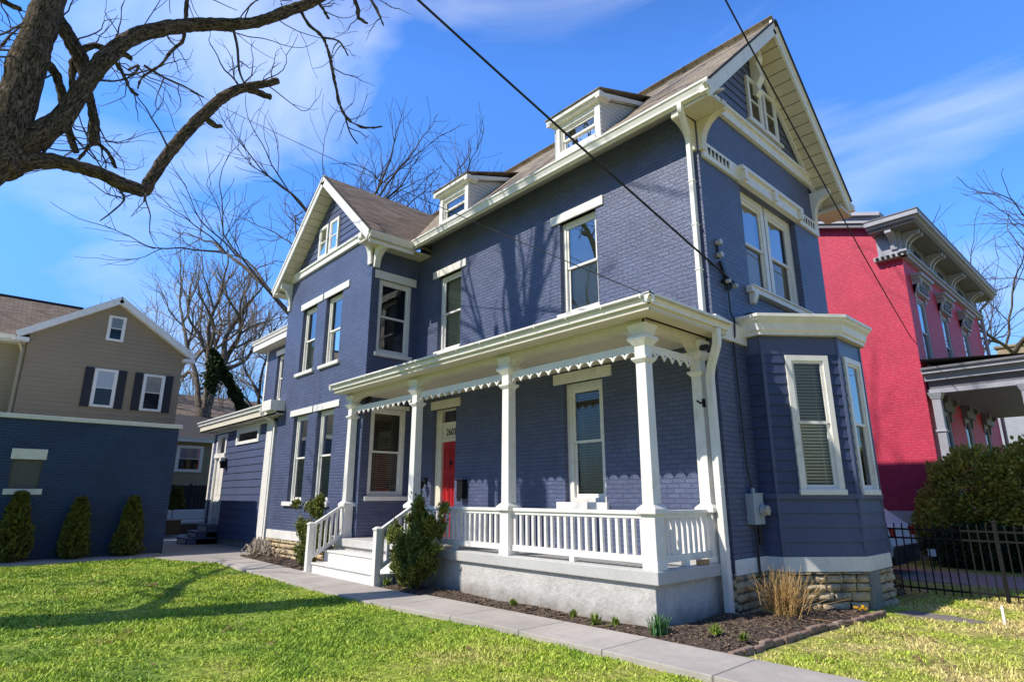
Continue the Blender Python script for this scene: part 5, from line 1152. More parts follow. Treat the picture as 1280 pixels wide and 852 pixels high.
# --- dried ornamental grass
t = thing('dried_grass_clump', 'tan dried ornamental grass fanning out against the stone foundation', 'ornamental grass', (-3.95, 8.55, .03)); b = MB(WORLD); rn = random.Random(4)
for i in range(420):
    a = rn.uniform(0, 6.283); e = abs(rn.gauss(0, .60)); L = rn.uniform(.36, .70); d = Vector((math.cos(a)*math.sin(e), math.sin(a)*math.sin(e), math.cos(e))); p = Vector((rn.gauss(0, .10), rn.gauss(0, .10), 0))
    q = p+d*L*.55; e2 = q+(d+Vector((d.x*.35, d.y*.35, -.12)))*L*.5; b.tube([p, q, e2], [.0042, .0034, .0012], 'dry_grass', 3, cap=False)
b.build('blades', t, local=True); b = MB(WORLD)
for i in range(150):
    a = rn.uniform(0, 6.283); p = Vector((math.cos(a)*rn.uniform(.05, .2), math.sin(a)*rn.uniform(.05, .2), .02)); b.tube([p, p+Vector((math.cos(a)*.06, math.sin(a)*.06, rn.uniform(.03, .12)))], [.006, .002], 'weed_leaf', 3)
b.build('green_shoots', t, local=True)
# --- daffodil leaves and low perennials
def tuft(name, label, cat, loc, n, h, m, spread=.35, group=None, wd=.008, seed=1):
    t = tag(None_mesh(name, n, h, m, spread, wd, seed), label, cat, group); t.location = loc; return t
def None_mesh(name, n, h, m, spread, wd, seed):
    rn = random.Random(seed); b = MB(WORLD)
    for i in range(n):
        a = rn.uniform(0, 6.283); e = abs(rn.gauss(0, spread)); L = h*rn.uniform(.6, 1.15); d = Vector((math.cos(a)*math.sin(e), math.sin(a)*math.sin(e), math.cos(e))); s = Vector((-math.sin(a), math.cos(a), 0))*wd*rn.uniform(.7, 1.3); p = Vector((rn.gauss(0, h*.16), rn.gauss(0, h*.16), 0))
        q = p+d*L*.6; r = p+d*L+Vector((d.x, d.y, -.3))*L*.18
        b.add([p-s, p+s, q+s, r, q-s], [(0, 1, 2, 4), (4, 2, 3)], m)
    return b.build(name)
tuft('daffodil_clump', 'clump of upright blue green daffodil leaves at the corner of the porch base', 'plant', (-4.40, 6.30, .06), 95, .24, 'daffodil_leaf', .33, seed=2)
for i, (x, y, h, lab) in enumerate(((-5.05, 6.32, .11, 'small yellow green sprout in the mulch next to the daffodil leaves'), (-5.75, 6.33, .10, 'flat yellow green sprout in the mulch, second from the daffodil leaves'), (-6.9, 6.3, .10, 'low sprout in the mulch below the middle of the porch railing'), (-5.3, 6.25, .13, 'dark green tuft between the yellow sprouts by the porch base'), (-3.95, 6.75, .13, 'pale leafy sprout in the open bed at the house corner'), (-3.6, 6.7, .09, 'reddish ground plant nearest the walkway end of the edging'), (-10.0, 6.05, .14, 'pale green seedling at the foot of the steps'))):
    tuft('bed_plant', lab, 'plant', (x, y, .07), 60, h, 'weed_leaf', .75, 'low plants sprouting in the mulch', .010, 20+i)
b = MB(WORLD); rn = random.Random(8)
for i in range(10): c = Vector((rn.gauss(0, .05), rn.gauss(0, .05), rn.uniform(0, .05))); b.frus(c.x, c.y, .010, .018, c.z, c.z+.025, 'yellow_flower')
o = b.build('yellow_flowers'); o.location = (-3.35, 9.55, .07); tag(o, 'patch of yellow orange flowers at the foot of the stone foundation', 'flowers')
# --- stems and cut brush heaped at the wing corner
t = thing('brush_heap', 'heap of grey twisted stems piled at the left corner of the front gable wall', 'brush', (-17.3, 6.45, .05)); b = MB(WORLD); rn = random.Random(6)
for i in range(46):
    a = rn.uniform(0, 6.283); p = Vector((rn.gauss(0, .28), rn.gauss(0, .12), rn.uniform(0, .1))); e = rn.uniform(.5, 1.4); L = rn.uniform(.35, .75); d = Vector((math.cos(a)*math.sin(e), math.sin(a)*math.sin(e)*.5, math.cos(e)))
    q = p+d*L*.5+Vector((0, 0, .12)); b.tube([p, p.lerp(q, .5)+Vector((0, 0, .05)), q, q+Vector((d.x*.3, d.y*.3, -.22))*L], [.024, .02, .017, .009], 'dry_stem', 5)
b.build('stems', t, local=True)
o = chips('leaf_pile', np.stack([r_.normal(0, .45, 500), r_.normal(0, .14, 500), r_.uniform(0, .16, 500)], 1), .02, .06, 'dry_stem', 12); attach(o, t, True)

# --- big hedge at the red house
def blob(name, label, blobs, n, size, seed, m, m2=None):
    t = thing(name, label, 'shrub', (blobs[0][0], blobs[0][1], 0)); r = np.random.default_rng(seed); P, D = [], []
    for (x, y, z, rx, ry, rz) in blobs:
        k = int(n*rx*rz); o = r.normal(0, 1, (k, 3)); o /= np.linalg.norm(o, axis=1)[:, None]; lump = 1+.10*np.sin(o[:, 0]*9+x)*np.cos(o[:, 2]*8)+.07*np.sin(o[:, 1]*17+o[:, 2]*13)
        P.append(np.array([x, y, z])+o*np.array([rx, ry, rz])*(lump*r.uniform(.78, 1.06, k))[:, None]); D.append(o+np.array([0, 0, .35]))
    P = np.concatenate(P); D = np.concatenate(D); k = P[:, 2] > .02; leaves('foliage', P[k], D[k], size, m, t, seed=seed, jitter=.55, ratio=.32)
    b = MB(WORLD)
    for (x, y, z, rx, ry, rz) in blobs:
        for q in range(4): b.tube([(x+r.uniform(-.2, .2), y, -.05), (x+r.uniform(-.5, .5)*rx, y+r.uniform(-.3, .3)*ry, z), (x+r.uniform(-.7, .7)*rx, y, z+rz*.6)], [.06, .04, .01], 'bark_grey', 5)
    b.build('stems', t); return t
blob('yew_hedge', 'large rounded yew with sunlit gold painted into its leaves between the iron fence and the red house porch', [(-3.35, 18.25, 1.40, 1.15, .70, 1.28), (-1.9, 18.2, 1.5, 1.4, .75, 1.30), (-.3, 18.2, 1.5, 1.5, .75, 1.30), (-4.15, 18.2, .85, .65, .5, .8)], 15500, .085, 80, 'yew_painted_sun')
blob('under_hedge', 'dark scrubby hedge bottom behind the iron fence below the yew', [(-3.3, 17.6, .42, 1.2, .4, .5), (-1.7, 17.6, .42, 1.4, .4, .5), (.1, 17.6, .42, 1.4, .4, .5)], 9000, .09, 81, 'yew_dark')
blob('dead_bush', 'small brown twiggy bush at the end of the iron fence by the bay', [(-3.72, 12.0, .14, .22, .18, .2)], 9000, .06, 83, 'leaf_litter')

# ================================================================== NEIGHBOURS
# --- navy painted garage, and the tan house standing behind it
TG = F(-20.2, 0, 0, 1)
GA = thing('garage', 'navy painted brick garage with a white band along its flat roof and a blocked window', 'garage', (-22, 1, 0))
b = MB(WORLD)
wall(b, TG, -6, 4.75, -.1, 3.57, [(1.00, 1.64, 1.79, 2.53)], 'garage_brick', .06); wall(b, F(-20.2, 4.75, -1, 0), 0, 6, -.1, 3.57, [], 'garage_brick'); wall(b, F(-26.2, -6, 1, 0), 0, 6, -.1, 3.57, [], 'garage_brick')
b.build('wall', GA)
b = MB(WORLD); b.box(-26.25, -20.13, -6, 4.83, 3.572, 3.685, 'white_paint'); b.build('roof_edge', GA, bevel=.01)
b = MB(TG); b.box(1.0, 1.64, -.058, -.045, 1.79, 2.53, 'vent_weave'); b.build('blocked_window', GA)
b = MB(TG); b.box(.95, 1.69, -.02, .04, 2.532, 2.80, 'white_paint'); b.build('lintel', GA, bevel=.008)
b = MB(TG); b.box(.93, 1.72, -.02, .06, 1.64, 1.788, 'white_paint'); b.build('sill', GA, bevel=.008)
G = thing('tan_house', 'tan clapboard house with a low gable, white windows and black shutters above the navy garage', 'house', (-32, 3, 0))
GX = -28.3; TG2 = F(GX, 0, 0, 1); y0, y1, ym, ze, zm = 1.15, 6.44, 3.82, 7.60, 9.33
b = MB(WORLD)
siding(b, TG2, [(y0, 0), (y1, 0), (y1, ze), (ym, zm), (y0, ze)], 'tan_siding', row=.175, z0=0, lap=.02)
b.add([(GX-.004, y, z) for y, z in ((y0, 0), (y1, 0), (y1, ze), (ym, zm), (y0, ze))], [(0, 1, 2, 3, 4)], 'tan_siding')
siding(b, F(GX, y1, -1, 0), [(0, 0), (9, 0), (9, ze), (0, ze)], 'tan_siding', row=.175, z0=0); siding(b, F(GX-1, y0, 1, 0), [(0, 0), (1, 0), (1, ze), (0, ze)], 'tan_siding', row=.175, z0=0)
b.build('wall', G)
b = MB(WORLD); siding(b, F(GX-.8, 0, 0, 1), [(-8, 0), (y0, 0), (y0, 7.40), (-8, 7.40)], 'tan_siding_light', row=.175, z0=0, lap=.02); b.build('side_wall', G)
b = MB(WORLD)
for y in (.74, 6.83):
    q = [(GX+.28, ym, 9.54), (GX-9, ym, 9.54), (GX-9, y, 7.55), (GX+.28, y, 7.55)]; b.add(q, [(0, 1, 2, 3)], 'roof_shingle'); b.add([(x, yy, z-.1) for x, yy, z in q], [(0, 1, 2, 3)], 'soffit_paint')
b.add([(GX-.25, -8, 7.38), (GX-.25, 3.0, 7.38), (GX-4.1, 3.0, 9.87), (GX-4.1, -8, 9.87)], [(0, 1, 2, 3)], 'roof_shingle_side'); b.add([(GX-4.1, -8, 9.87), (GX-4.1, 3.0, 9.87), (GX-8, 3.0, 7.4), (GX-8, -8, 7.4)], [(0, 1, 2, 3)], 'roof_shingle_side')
b.box(GX-4.2, GX-4.0, -8, 3.0, 9.86, 9.91, 'asphalt_edge'); b.build('roof', G)
for y, sg in ((.74, -1), (6.83, 1)):
    b = MB(WORLD); p0, p1 = Vector((GX+.30, ym, 9.44)), Vector((GX+.30, y, 7.45)); dd = (p1-p0).normalized(); nn = Vector((0, -dd.z, dd.y)); nn *= 1 if nn.z > 0 else -1
    b.obox(p0-nn*.05, p1-nn*.05, (.025, 0, 0), nn*.12, 'white_paint'); b.obox(p0-nn*.14+Vector((-.17, 0, 0)), p1-nn*.14+Vector((-.17, 0, 0)), (.15, 0, 0), nn*.015, 'white_paint')
    yy = y-sg*.2; b.box(GX, GX+.33, yy-.24, yy+.21, 7.18, 7.32, 'white_paint'); b.build('rake_trim', G)
b = MB(WORLD); gutter(b, F(0, 0, 0, 1), -8, .78, GX-.18, 7.46, h=.18); b.box(GX-.82, GX-.3, -8, 1.1, 7.22, 7.27, 'white_paint'); b.obox((GX-.22, .78, 7.38), (GX+.12, 1.1, 7.58), (.08, 0, 0), (0, .07, .08), 'white_paint'); b.build('gutter', G)
b = MB(WORLD); b.tube([(GX-.05, .86, 7.35), (GX+.0, 1.02, 6.9), (GX+.0, 1.02, .2)], .06, 'tan_siding_light', 6); b.build('downspout', G)
for y in (3.36, 5.06): surface_window(G, TG2, y, y+.79, 5.0, 6.52, casing=.09, n=.035, glass='glass')
surface_window(G, TG2, 3.52, 4.13, 7.70, 8.74, casing=.085, n=.035, glass='glass')
for y in (3.045, 4.17, 4.745, 5.87):
    b = MB(TG2); b.box(y, y+.285, .022, .06, 4.98, 6.54, 'shutter')
    for k in range(20):
        z = 5.05+k*.072
        if abs(z-5.75) > .06: b.box(y+.04, y+.245, .06, .07, z, z+.036, 'shutter')
    b.build('shutter', G)

# --- far tan house, board fence and sofa behind the patio
FH = thing('tan_bungalow', 'small tan sided house with one white window behind the black board fence', 'house', (-40, 10, 0))
b = MB(WORLD); TFH = F(-38, 0, 0, 1); siding(b, TFH, [(4, 0), (18, 0), (18, 4.7), (4, 4.7)], 'tan_siding', row=.2, z0=0); b.box(-46, -38.01, 4, 18, 0, 4.7, 'tan_siding'); b.build('wall', FH)
b = MB(WORLD); b.add([(-37.6, 3.6, 4.8), (-37.6, 18.4, 4.8), (-42, 18.4, 6.6), (-42, 3.6, 6.6)], [(0, 1, 2, 3)], 'asphalt_edge'); b.add([(-42, 18.4, 6.6), (-42, 3.6, 6.6), (-46.4, 3.6, 4.8), (-46.4, 18.4, 4.8)], [(0, 1, 2, 3)], 'asphalt_edge'); b.build('roof', FH)
b = MB(TFH); gutter(b, TFH, 3.6, 18.4, .45, 4.85, h=.2); b.box(4, 18, 0, .42, 4.6, 4.66, 'white_paint'); b.build('gutter', FH)
surface_window(FH, TFH, 8.95, 10.35, 2.93, 4.40, casing=.15, n=.04)
BH = thing('brown_roofed_house', 'distant house with a broad brown shingle roof seen above the side entrance', 'house', (-52, 24, 0))
c = bearing(272, 515, 56); b = MB(WORLD); b.box(c.x-5, c.x+5, c.y-4, c.y+4, 0, c.z-1.4, 'tan_siding'); b.build('wall', BH)
b = MB(WORLD); x0, x1, y0, y1, z0, z1 = c.x-5.4, c.x+5.4, c.y-4.5, c.y+4.5, c.z-1.5, c.z+1.2
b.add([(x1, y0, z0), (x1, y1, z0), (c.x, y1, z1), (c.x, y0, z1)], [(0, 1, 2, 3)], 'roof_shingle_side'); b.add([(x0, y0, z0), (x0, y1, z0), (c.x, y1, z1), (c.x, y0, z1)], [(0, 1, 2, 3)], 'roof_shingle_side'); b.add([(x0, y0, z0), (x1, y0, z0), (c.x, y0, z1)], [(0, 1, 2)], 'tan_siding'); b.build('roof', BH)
BF = thing('board_fence', 'black vertical board fence closing the back of the patio', 'fence', (-33, 9, 0))
rn = random.Random(2); b = MB(WORLD)
for i in range(70):
    y = 3+i*.165; b.box(-33.02+rn.uniform(-.01, .01), -33.0, y, y+.155, 0, 2.12+rn.uniform(-.02, .03), 'fence_black')
b.build('boards', BF)
b = MB(WORLD)
for z in (.5, 1.6): b.box(-33.1, -33.03, 3, 14.5, z, z+.09, 'fence_black')
b.build('fence_rail', BF)
for i in range(5):
    b = MB(WORLD); b.box(-33.13, -33.03, 3+i*2.8, 3.1+i*2.8, 0, 2.2, 'fence_black'); b.build('fence_post', BF)
S = thing('outdoor_sofa', 'brown wicker corner sofa with white cushions on the patio', 'sofa', (-29, 8, .03))
b = MB(WORLD); b.box(-30.6, -29.7, 5.8, 8.9, .06, .42, 'wicker'); b.box(-30.7, -30.5, 5.8, 8.9, .42, .78, 'wicker'); b.box(-30.5, -28.3, 8.7, 9.5, .06, .42, 'wicker'); b.box(-30.5, -28.3, 9.42, 9.6, .42, .80, 'wicker'); b.build('wicker_frame', S, bevel=.03)
for (x0, x1, y0, y1, z0, z1) in ((-30.45, -29.65, 5.85, 7.3, .42, .58), (-30.45, -29.65, 7.32, 8.65, .42, .58), (-29.6, -28.35, 8.65, 9.35, .42, .60), (-30.5, -30.3, 5.85, 7.3, .58, 1.02), (-30.5, -30.3, 7.32, 8.7, .58, 1.02), (-30.2, -29.3, 9.2, 9.4, .60, 1.05), (-29.28, -28.4, 9.2, 9.4, .60, 1.05), (-28.45, -28.2, 8.75, 9.3, .6, .98)):
    b = MB(WORLD); b.box(x0, x1, y0, y1, z0, z1, 'cushion'); b.build('cushion', S, bevel=.05)
T_ = thing('patio_table', 'low brown wicker table on the patio in front of the sofa', 'table', (-27.6, 6.9, .03))
b = MB(WORLD); b.box(-28.4, -27.5, 6.2, 7.0, .10, .66, 'wicker'); b.build('base', T_, bevel=.02); b = MB(WORLD); b.box(-28.46, -27.44, 6.14, 7.06, .66, .72, 'wood_grey'); b.build('table_top', T_, bevel=.015)

# --- the red house
PK = thing('red_house', 'crimson pink painted brick house with grey bracketed cornice, hooded windows and a grey porch', 'house', (-6, 23, 0))
PX, PY, PYE = -4.28, 19.0, 28.4
TP = F(0, PY, 1, 0); TPX = F(PX, 0, 0, 1)
pwin = [(19.75, 20.65, 5.15, 7.25), (22.35, 23.25, 5.15, 7.25), (25.1, 26.0, 5.15, 7.25)]
plow = [(20.3, 21.2, 1.6, 4.0), (22.9, 23.8, .8, 4.0), (25.6, 26.5, 1.6, 4.0)]
b = MB(WORLD); wall(b, TP, -16, PX, 1.22, 9.1, [], 'pink_brick'); b.poly([(-16, PY, 9.1), (PX, PY, 9.1), (PX-.5, PY, 9.3), (-10, PY, 11.2), (-16, PY, 9.6)], 'pink_brick'); wall(b, TPX, PY, PYE, 1.22, 8.9, pwin+plow, 'pink_brick', .25); wall(b, F(PX, PYE, -1, 0), 0, 12, 1.22, 9.1, [], 'pink_brick'); b.build('pink_wall', PK)
b = MB(WORLD); b.box(-16, PX+.02, PY-.03, PYE, -.1, 1.22, 'concrete_porch'); b.build('foundation', PK)
for (a, c, z0, z1) in pwin:
    wn = window(PK, TPX, a, c, z0, z1, rec=.03, casing=.10, trim='grey_trim', glass='glass_mirror', blind=0)
    h = MB(TPX); h.box(a-.12, c+.12, 0, .12, 7.30, 7.55, 'grey_trim'); h.box(a-.22, c+.22, 0, .28, 7.78, 7.86, 'grey_trim'); h.box(a-.17, c+.17, 0, .2, 7.70, 7.78, 'grey_trim'); h.slab([(a-.10, 7.55), (c+.10, 7.55), (c+.12, 7.70), (a-.12, 7.70)], 0, .14, 'dark_grey_trim')
    for u in (a-.05, c+.05): bracket(h, TPX, u, .14, 0, .22, 7.70, .55, 'grey_trim')
    for k in range(5): u = a+.1+(c-a-.2)*k/4; h.box(u-.05, u+.05, .12, .16, 7.36, 7.5, 'dark_grey_trim')
    h.box(a-.1, c+.1, 0, .14, 5.02, 5.13, 'grey_trim'); h.build('window_hood', wn)
for (a, c, z0, z1) in plow:
    wn = window(PK, TPX, a, c, z0, z1, rec=.03, casing=.10, trim='grey_trim', glass='glass', blind=0)
    h = MB(TPX); h.box(a-.22, c+.22, 0, .26, 4.28, 4.38, 'dark_grey_trim'); h.box(a-.12, c+.12, 0, .14, 3.95, 4.28, 'dark_grey_trim')
    for u in (a-.06, c+.06): bracket(h, TPX, u, .15, 0, .24, 4.28, .6, 'dark_grey_trim')
    h.build('window_hood', wn)
b = MB(TPX)
b.box(PY+.0, PYE, 0, .06, 8.28, 8.95, 'dark_grey_trim'); b.box(PY-.18, PYE+.1, 0, .14, 8.22, 8.32, 'grey_trim'); b.box(PY-.24, PYE+.1, 0, .20, 8.32, 8.38, 'grey_trim')
b.box(PY-.55, PYE+.3, -.6, .55, 8.98, 9.06, 'dark_grey_trim'); b.box(PY-.62, PYE+.3, -.62, .62, 9.06, 9.14, 'grey_trim'); b.box(PY-.70, PYE+.35, -.64, .70, 9.14, 9.27, 'grey_trim'); b.box(PY-.72, PYE+.35, -.66, .72, 9.27, 9.30, 'dark_grey_trim')
b.T = TP; b.box(PX-.55, PX+.06, 0, .10, 8.36, 8.98, 'grey_trim'); b.box(PX-.66, PX+.19, 0, .2, 8.22, 8.34, 'grey_trim')
for k in range(6): u = PX-.6+.14*k; b.box(u, u+.07, .2, .24, 8.24, 8.31, 'hole')
b.build('cornice', PK)
b = MB(WORLD)
for y in (19.12, 21.6, 24.2, 26.9):
    for o in (0, .30): bracket(b, TPX, y+o, .11, .06, .44, 8.97, .50, 'grey_trim')
bracket(b, TP, PX-.12, .16, .1, .42, 8.97, .5, 'grey_trim')
b.build('cornice_bracket', PK)
b = MB(TPX)
for y in (20.1, 22.7, 25.3): b.box(y+.1, y+.72, .06, .075, 8.45, 8.75, 'hole')
b.build('attic_vent', PK)
b = MB(WORLD)
p0, p1 = Vector((PX-.3, PY-.14, 9.42)), Vector((-10, PY-.14, 11.25)); nn = Vector((.29, 0, .957))
b.obox(p0, p1, (0, .16, 0), nn*.10, 'grey_trim'); b.obox(p0+nn*.14-Vector((0, .06, 0)), p1+nn*.14-Vector((0, .06, 0)), (0, .24, 0), nn*.05, 'grey_trim'); b.obox(p0-nn*.16, p1-nn*.16, (0, .10, 0), nn*.06, 'dark_grey_trim')
b.obox((-10, PY-.14, 11.25), (-16, PY-.14, 9.4), (0, .2, 0), (-.05, 0, .15), 'grey_trim')
b.build('rake_cornice', PK)
b = MB(WORLD); b.add([(PX-.3, PY-.35, 9.62), (-10, PY-.35, 11.45), (-10, PYE, 11.45), (PX-.3, PYE, 9.62)], [(0, 1, 2, 3)], 'roof_shingle'); b.add([(-16, PY-.35, 9.6), (-10, PY-.35, 11.45), (-10, PYE, 11.45), (-16, PYE, 9.6)], [(0, 1, 2, 3)], 'roof_shingle'); b.build('roof', PK)
b = MB(WORLD); b.tube([(PX+.5, PYE+.05, 8.95), (PX+.12, PYE+.05, 8.6), (PX+.12, PYE+.05, 1.0)], .06, 'grey_trim', 8); b.build('downspout', PK)
# its porch
b = MB(WORLD); b.box(PX+.0, -1.95, PY+.05, 27.4, 4.62, 4.80, 'grey_trim'); b.box(PX, -1.80, PY-.10, 27.5, 4.80, 4.90, 'grey_trim'); b.box(PX, -1.74, PY-.16, 27.56, 4.90, 4.96, 'dark_grey_trim'); b.box(PX+.05, -2.1, PY+.2, 27.2, 4.30, 4.62, 'dark_grey_trim'); b.box(PX+.02, -2.05, PY+.14, PY+.28, 4.28, 4.40, 'grey_trim')
b.add([(-1.74, PY-.16, 4.97), (-1.74, 27.5, 4.97), (PX, 27.5, 5.2), (PX, PY-.16, 5.2)], [(0, 1, 2, 3)], 'roof_flat'); b.build('porch_roof', PK)
for x, y in ((-4.10, PY+.22), (-2.22, PY+.22), (-2.22, 22.5), (-2.22, 27.0)):
    b = MB(WORLD); b.frus(x, y, .10, .10, 1.0, 4.3, 'grey_trim'); b.frus(x, y, .13, .13, 3.25, 3.31, 'grey_trim'); b.frus(x, y, .11, .17, 4.12, 4.3, 'grey_trim'); b.frus(x, y, .15, .15, .9, 1.5, 'grey_trim'); b.frus(x, y, .19, .19, 1.5, 1.56, 'grey_trim'); b.build('porch_column', PK, bevel=.01)
b = MB(WORLD); b.box(PX, -1.9, PY, 27.4, .0, .95, 'concrete_porch'); b.build('porch_floor', PK)
for u in (20.0, 21.6, 23.3, 25.0): 
    pass

# far right: stone chimney house
CH = thing('stone_chimney_house', 'distant grey house with a tan stone chimney showing above the red house porch roof', 'house', at(1262, 60)); c = bearing(1258, 440, 60)
b = MB(WORLD); b.box(c.x-7, c.x+7, c.y, c.y+7, 0, c.z-2.2, 'grey_trim'); b.build('wall', CH)
b = MB(WORLD); b.add([(c.x-7.4, c.y-.4, c.z-2.3), (c.x+7.4, c.y-.4, c.z-2.3), (c.x+7.4, c.y+3.5, c.z-.4), (c.x-7.4, c.y+3.5, c.z-.4)], [(0, 1, 2, 3)], 'roof_flat'); b.add([(c.x-7.4, c.y+7.4, c.z-2.3), (c.x+7.4, c.y+7.4, c.z-2.3), (c.x+7.4, c.y+3.5, c.z-.4), (c.x-7.4, c.y+3.5, c.z-.4)], [(0, 1, 2, 3)], 'roof_flat'); b.build('roof', CH)
b = MB(WORLD); b.box(c.x-.9, c.x+.9, c.y+2.3, c.y+3.4, c.z-2, c.z+.8, 'chimney_stone'); b.box(c.x-1.05, c.x+1.05, c.y+2.15, c.y+3.55, c.z+.8, c.z+1.0, 'chimney_stone'); b.build('chimney', CH, bevel=.04)

# --- iron fence along the side yard
IF = thing('iron_fence', 'black iron picket fence running from the bay to the right edge', 'fence', (-2, 12.3, 0))
b = MB(WORLD); xa, xb = -3.75, 4.0
for z in (.10, .895, 1.04): b.box(xa, xb, 12.285, 12.315, z, z+.028, 'black_metal')
b.build('fence_rail', IF)
x = xa+.05
while x < xb:
    q = MB(WORLD); q.box(x-.0085, x+.0085, 12.291, 12.309, .04, 1.13, 'black_metal'); q.frus(x, 12.3, .0085, .001, 1.13, 1.165, 'black_metal'); q.build('picket', IF); x += .118
for x in (-2.17, .2, 2.5):
    b = MB(WORLD); b.box(x-.026, x+.026, 12.274, 12.326, 0, 1.20, 'black_metal'); b.frus(x, 12.3, .036, .036, 1.20, 1.215, 'black_metal'); b.frus(x, 12.3, .03, .006, 1.215, 1.235, 'black_metal'); b.build('fence_post', IF)

# --- parked car behind the fence: tail end shows past the bay
CR = thing('parked_car', 'white car parked in the driveway behind the iron fence, mostly hidden by the bay', 'car', (-6.2, 15.3, 0))
cy0, cy1, cx = 14.5, 16.15, -4.30
prof = [(cx-.02, .42), (cx, .62), (cx-.06, .98), (cx-.12, 1.02), (cx-.55, 1.40), (cx-1.0, 1.48), (cx-2.2, 1.46), (cx-3.0, 1.06), (cx-4.1, .92), (cx-4.2, .5), (cx-4.1, .30), (cx-.1, .30)]
b = MB(WORLD); k = len(prof); nsec = ((cy0, .93), (cy0+.10, 1.0), (cy1-.10, 1.0), (cy1, .93)); rings = []
for y, s in nsec: rings.append([((x+cx-2.1+(x-(cx-2.1))*0 - (cx-2.1)) if False else x, y+(.16 if z > 1.05 and y < 15 else -.16 if z > 1.05 else 0), .3+(z-.3)*s) for x, z in prof])
for p, q in zip(rings, rings[1:]):
    for i in range(k): b.add([p[i], p[(i+1) % k], q[(i+1) % k], q[i]], [(0, 1, 2, 3)], 'car_white')
b.add(rings[0], [tuple(range(k))], 'car_white'); b.add(rings[-1], [tuple(range(k))], 'car_white'); b.build('body', CR, bevel=.03)
b = MB(WORLD); b.box(cx-.16, cx+.04, cy0+.02, cy1-.02, .22, .60, 'black_plastic'); b.build('bumper', CR, bevel=.05)
b = MB(WORLD); b.add([(cx-.17, cy0+.2, 1.05), (cx-.17, cy1-.2, 1.05), (cx-.52, cy1-.25, 1.36), (cx-.52, cy0+.25, 1.36)], [(0, 1, 2, 3)], 'black_plastic'); b.build('rear_window', CR)
b = MB(WORLD); b.add([(cx-.75, cy0+.135, 1.04), (cx-2.7, cy0+.135, 1.04), (cx-2.15, cy0+.15, 1.36), (cx-.95, cy0+.15, 1.36)], [(0, 1, 2, 3)], 'black_plastic'); b.build('side_window', CR)
for y in (cy0+.06, cy1-.28): b = MB(WORLD); b.box(cx-.10, cx+.012, y, y+.22, .78, .96, 'tail_red'); b.build('tail_light', CR, bevel=.02)
for x in (cx-.85, cx-3.35):
    for y in (cy0+.02, cy1-.22):
        b = MB(WORLD); b.disc((x, y, .31), (0, 1, 0), .31, .2, 'tyre', 20); wh = b.build('wheel', CR, bevel=.03); b = MB(WORLD); b.disc((x, y-.006, .31), (0, 1, 0), .19, .212, 'grey_metal', 14); b.build('rim', wh)
b = MB(WORLD); b.box(-4.17, -4.02, 16.36, 16.37, .31, .46, 'white_paint'); b.box(-4.1, -4.085, 16.36, 16.37, 0, .31, 'black_metal'); o = b.build('yard_sign'); tag(o, 'small blank white sign in front of the hedge, right of the parked car', 'sign')

# ================================================================== SMALL THINGS ON THE HOUSE
E1 = thing('electric_meter', 'grey electric meter box with round glass dial on the end wall beside the bay', 'electric meter', (XE, 8.87, 1.2))
b = MB(TE); b.box(8.73, 9.03, .0, .13, 1.20, 1.64, 'grey_metal'); b.box(8.72, 9.04, .13, .14, 1.63, 1.65, 'grey_metal'); b.tube([TE(8.87, .06, 1.64), TE(8.87, .06, 1.72)], .03, 'grey_metal', 10); b.build('box', E1, bevel=.01)
b = MB(TE); b.disc(TE(8.95, .13, 1.40), (1, 0, 0), .085, .05, 'grey_metal', 20); b.disc(TE(8.95, .18, 1.40), (1, 0, 0), .072, .06, 'meter_glass', 20); b.build('dial', E1, bevel=.012)
b = MB(TE); b.tube([TE(8.87, .05, 1.20), TE(8.87, .05, .3)], .018, 'black_plastic', 6); b.tube([TE(8.87, .05, 1.7), TE(8.80, .04, 2.0), TE(8.78, .03, 4.0), TE(8.78, .06, 4.06), TE(8.78, .08, 4.32), TE(8.76, .04, 4.45), TE(8.74, .04, 5.0)], .014, 'black_plastic', 6); b.tube([TE(9.05, .02, 1.16), TE(9.05, .02, .9)], .03, 'black_plastic', 6); b.build('cable_run', E1)
I1 = thing('cable_anchor', 'black bracket with two pale insulators where the overhead cables meet the end wall', 'insulator', (XE, 8.76, 5.0))
b = MB(TE); b.obox(TE(8.60, .03, 5.30), TE(8.84, .03, 4.86), (.02, 0, 0), (0, .03, .02), 'black_plastic'); b.box(8.58, 8.98, .02, .05, 4.93, 4.97, 'black_metal'); b.build('strap', I1)
for u, z in ((8.68, 4.96), (8.90, 4.93)): b = MB(TE); b.disc(TE(u, .05, z), (1, 0, 0), .035, .08, 'insulator', 12); b.build('insulator', I1, bevel=.01)
b = MB(TE)
for z in (5.62, 5.40): b.disc(TE(8.58, 0, z), (1, 0, 0), .05, .09, 'insulator', 12)
b.box(8.555, 8.605, 0, .03, 5.34, 5.68, 'black_plastic'); o = b.build('old_insulator', bevel=.008); tag(o, 'short rod with an old insulator on the end wall left of the paired window', 'insulator')
b = MB(WORLD); b.box(-10.72, -10.52, 8.11, 8.246, 1.55, 1.93, 'black_metal'); b.box(-10.74, -10.50, 8.09, 8.246, 1.93, 1.955, 'black_metal'); b.box(-10.68, -10.56, 8.09, 8.11, 1.50, 1.55, 'black_metal'); o = b.build('mailbox', bevel=.008); tag(o, 'black wall mailbox right of the red front door', 'mailbox')
LN = thing('wall_lantern', 'dark wall lantern left of the red front door', 'lantern', (-12.08, 8.2, 1.9))
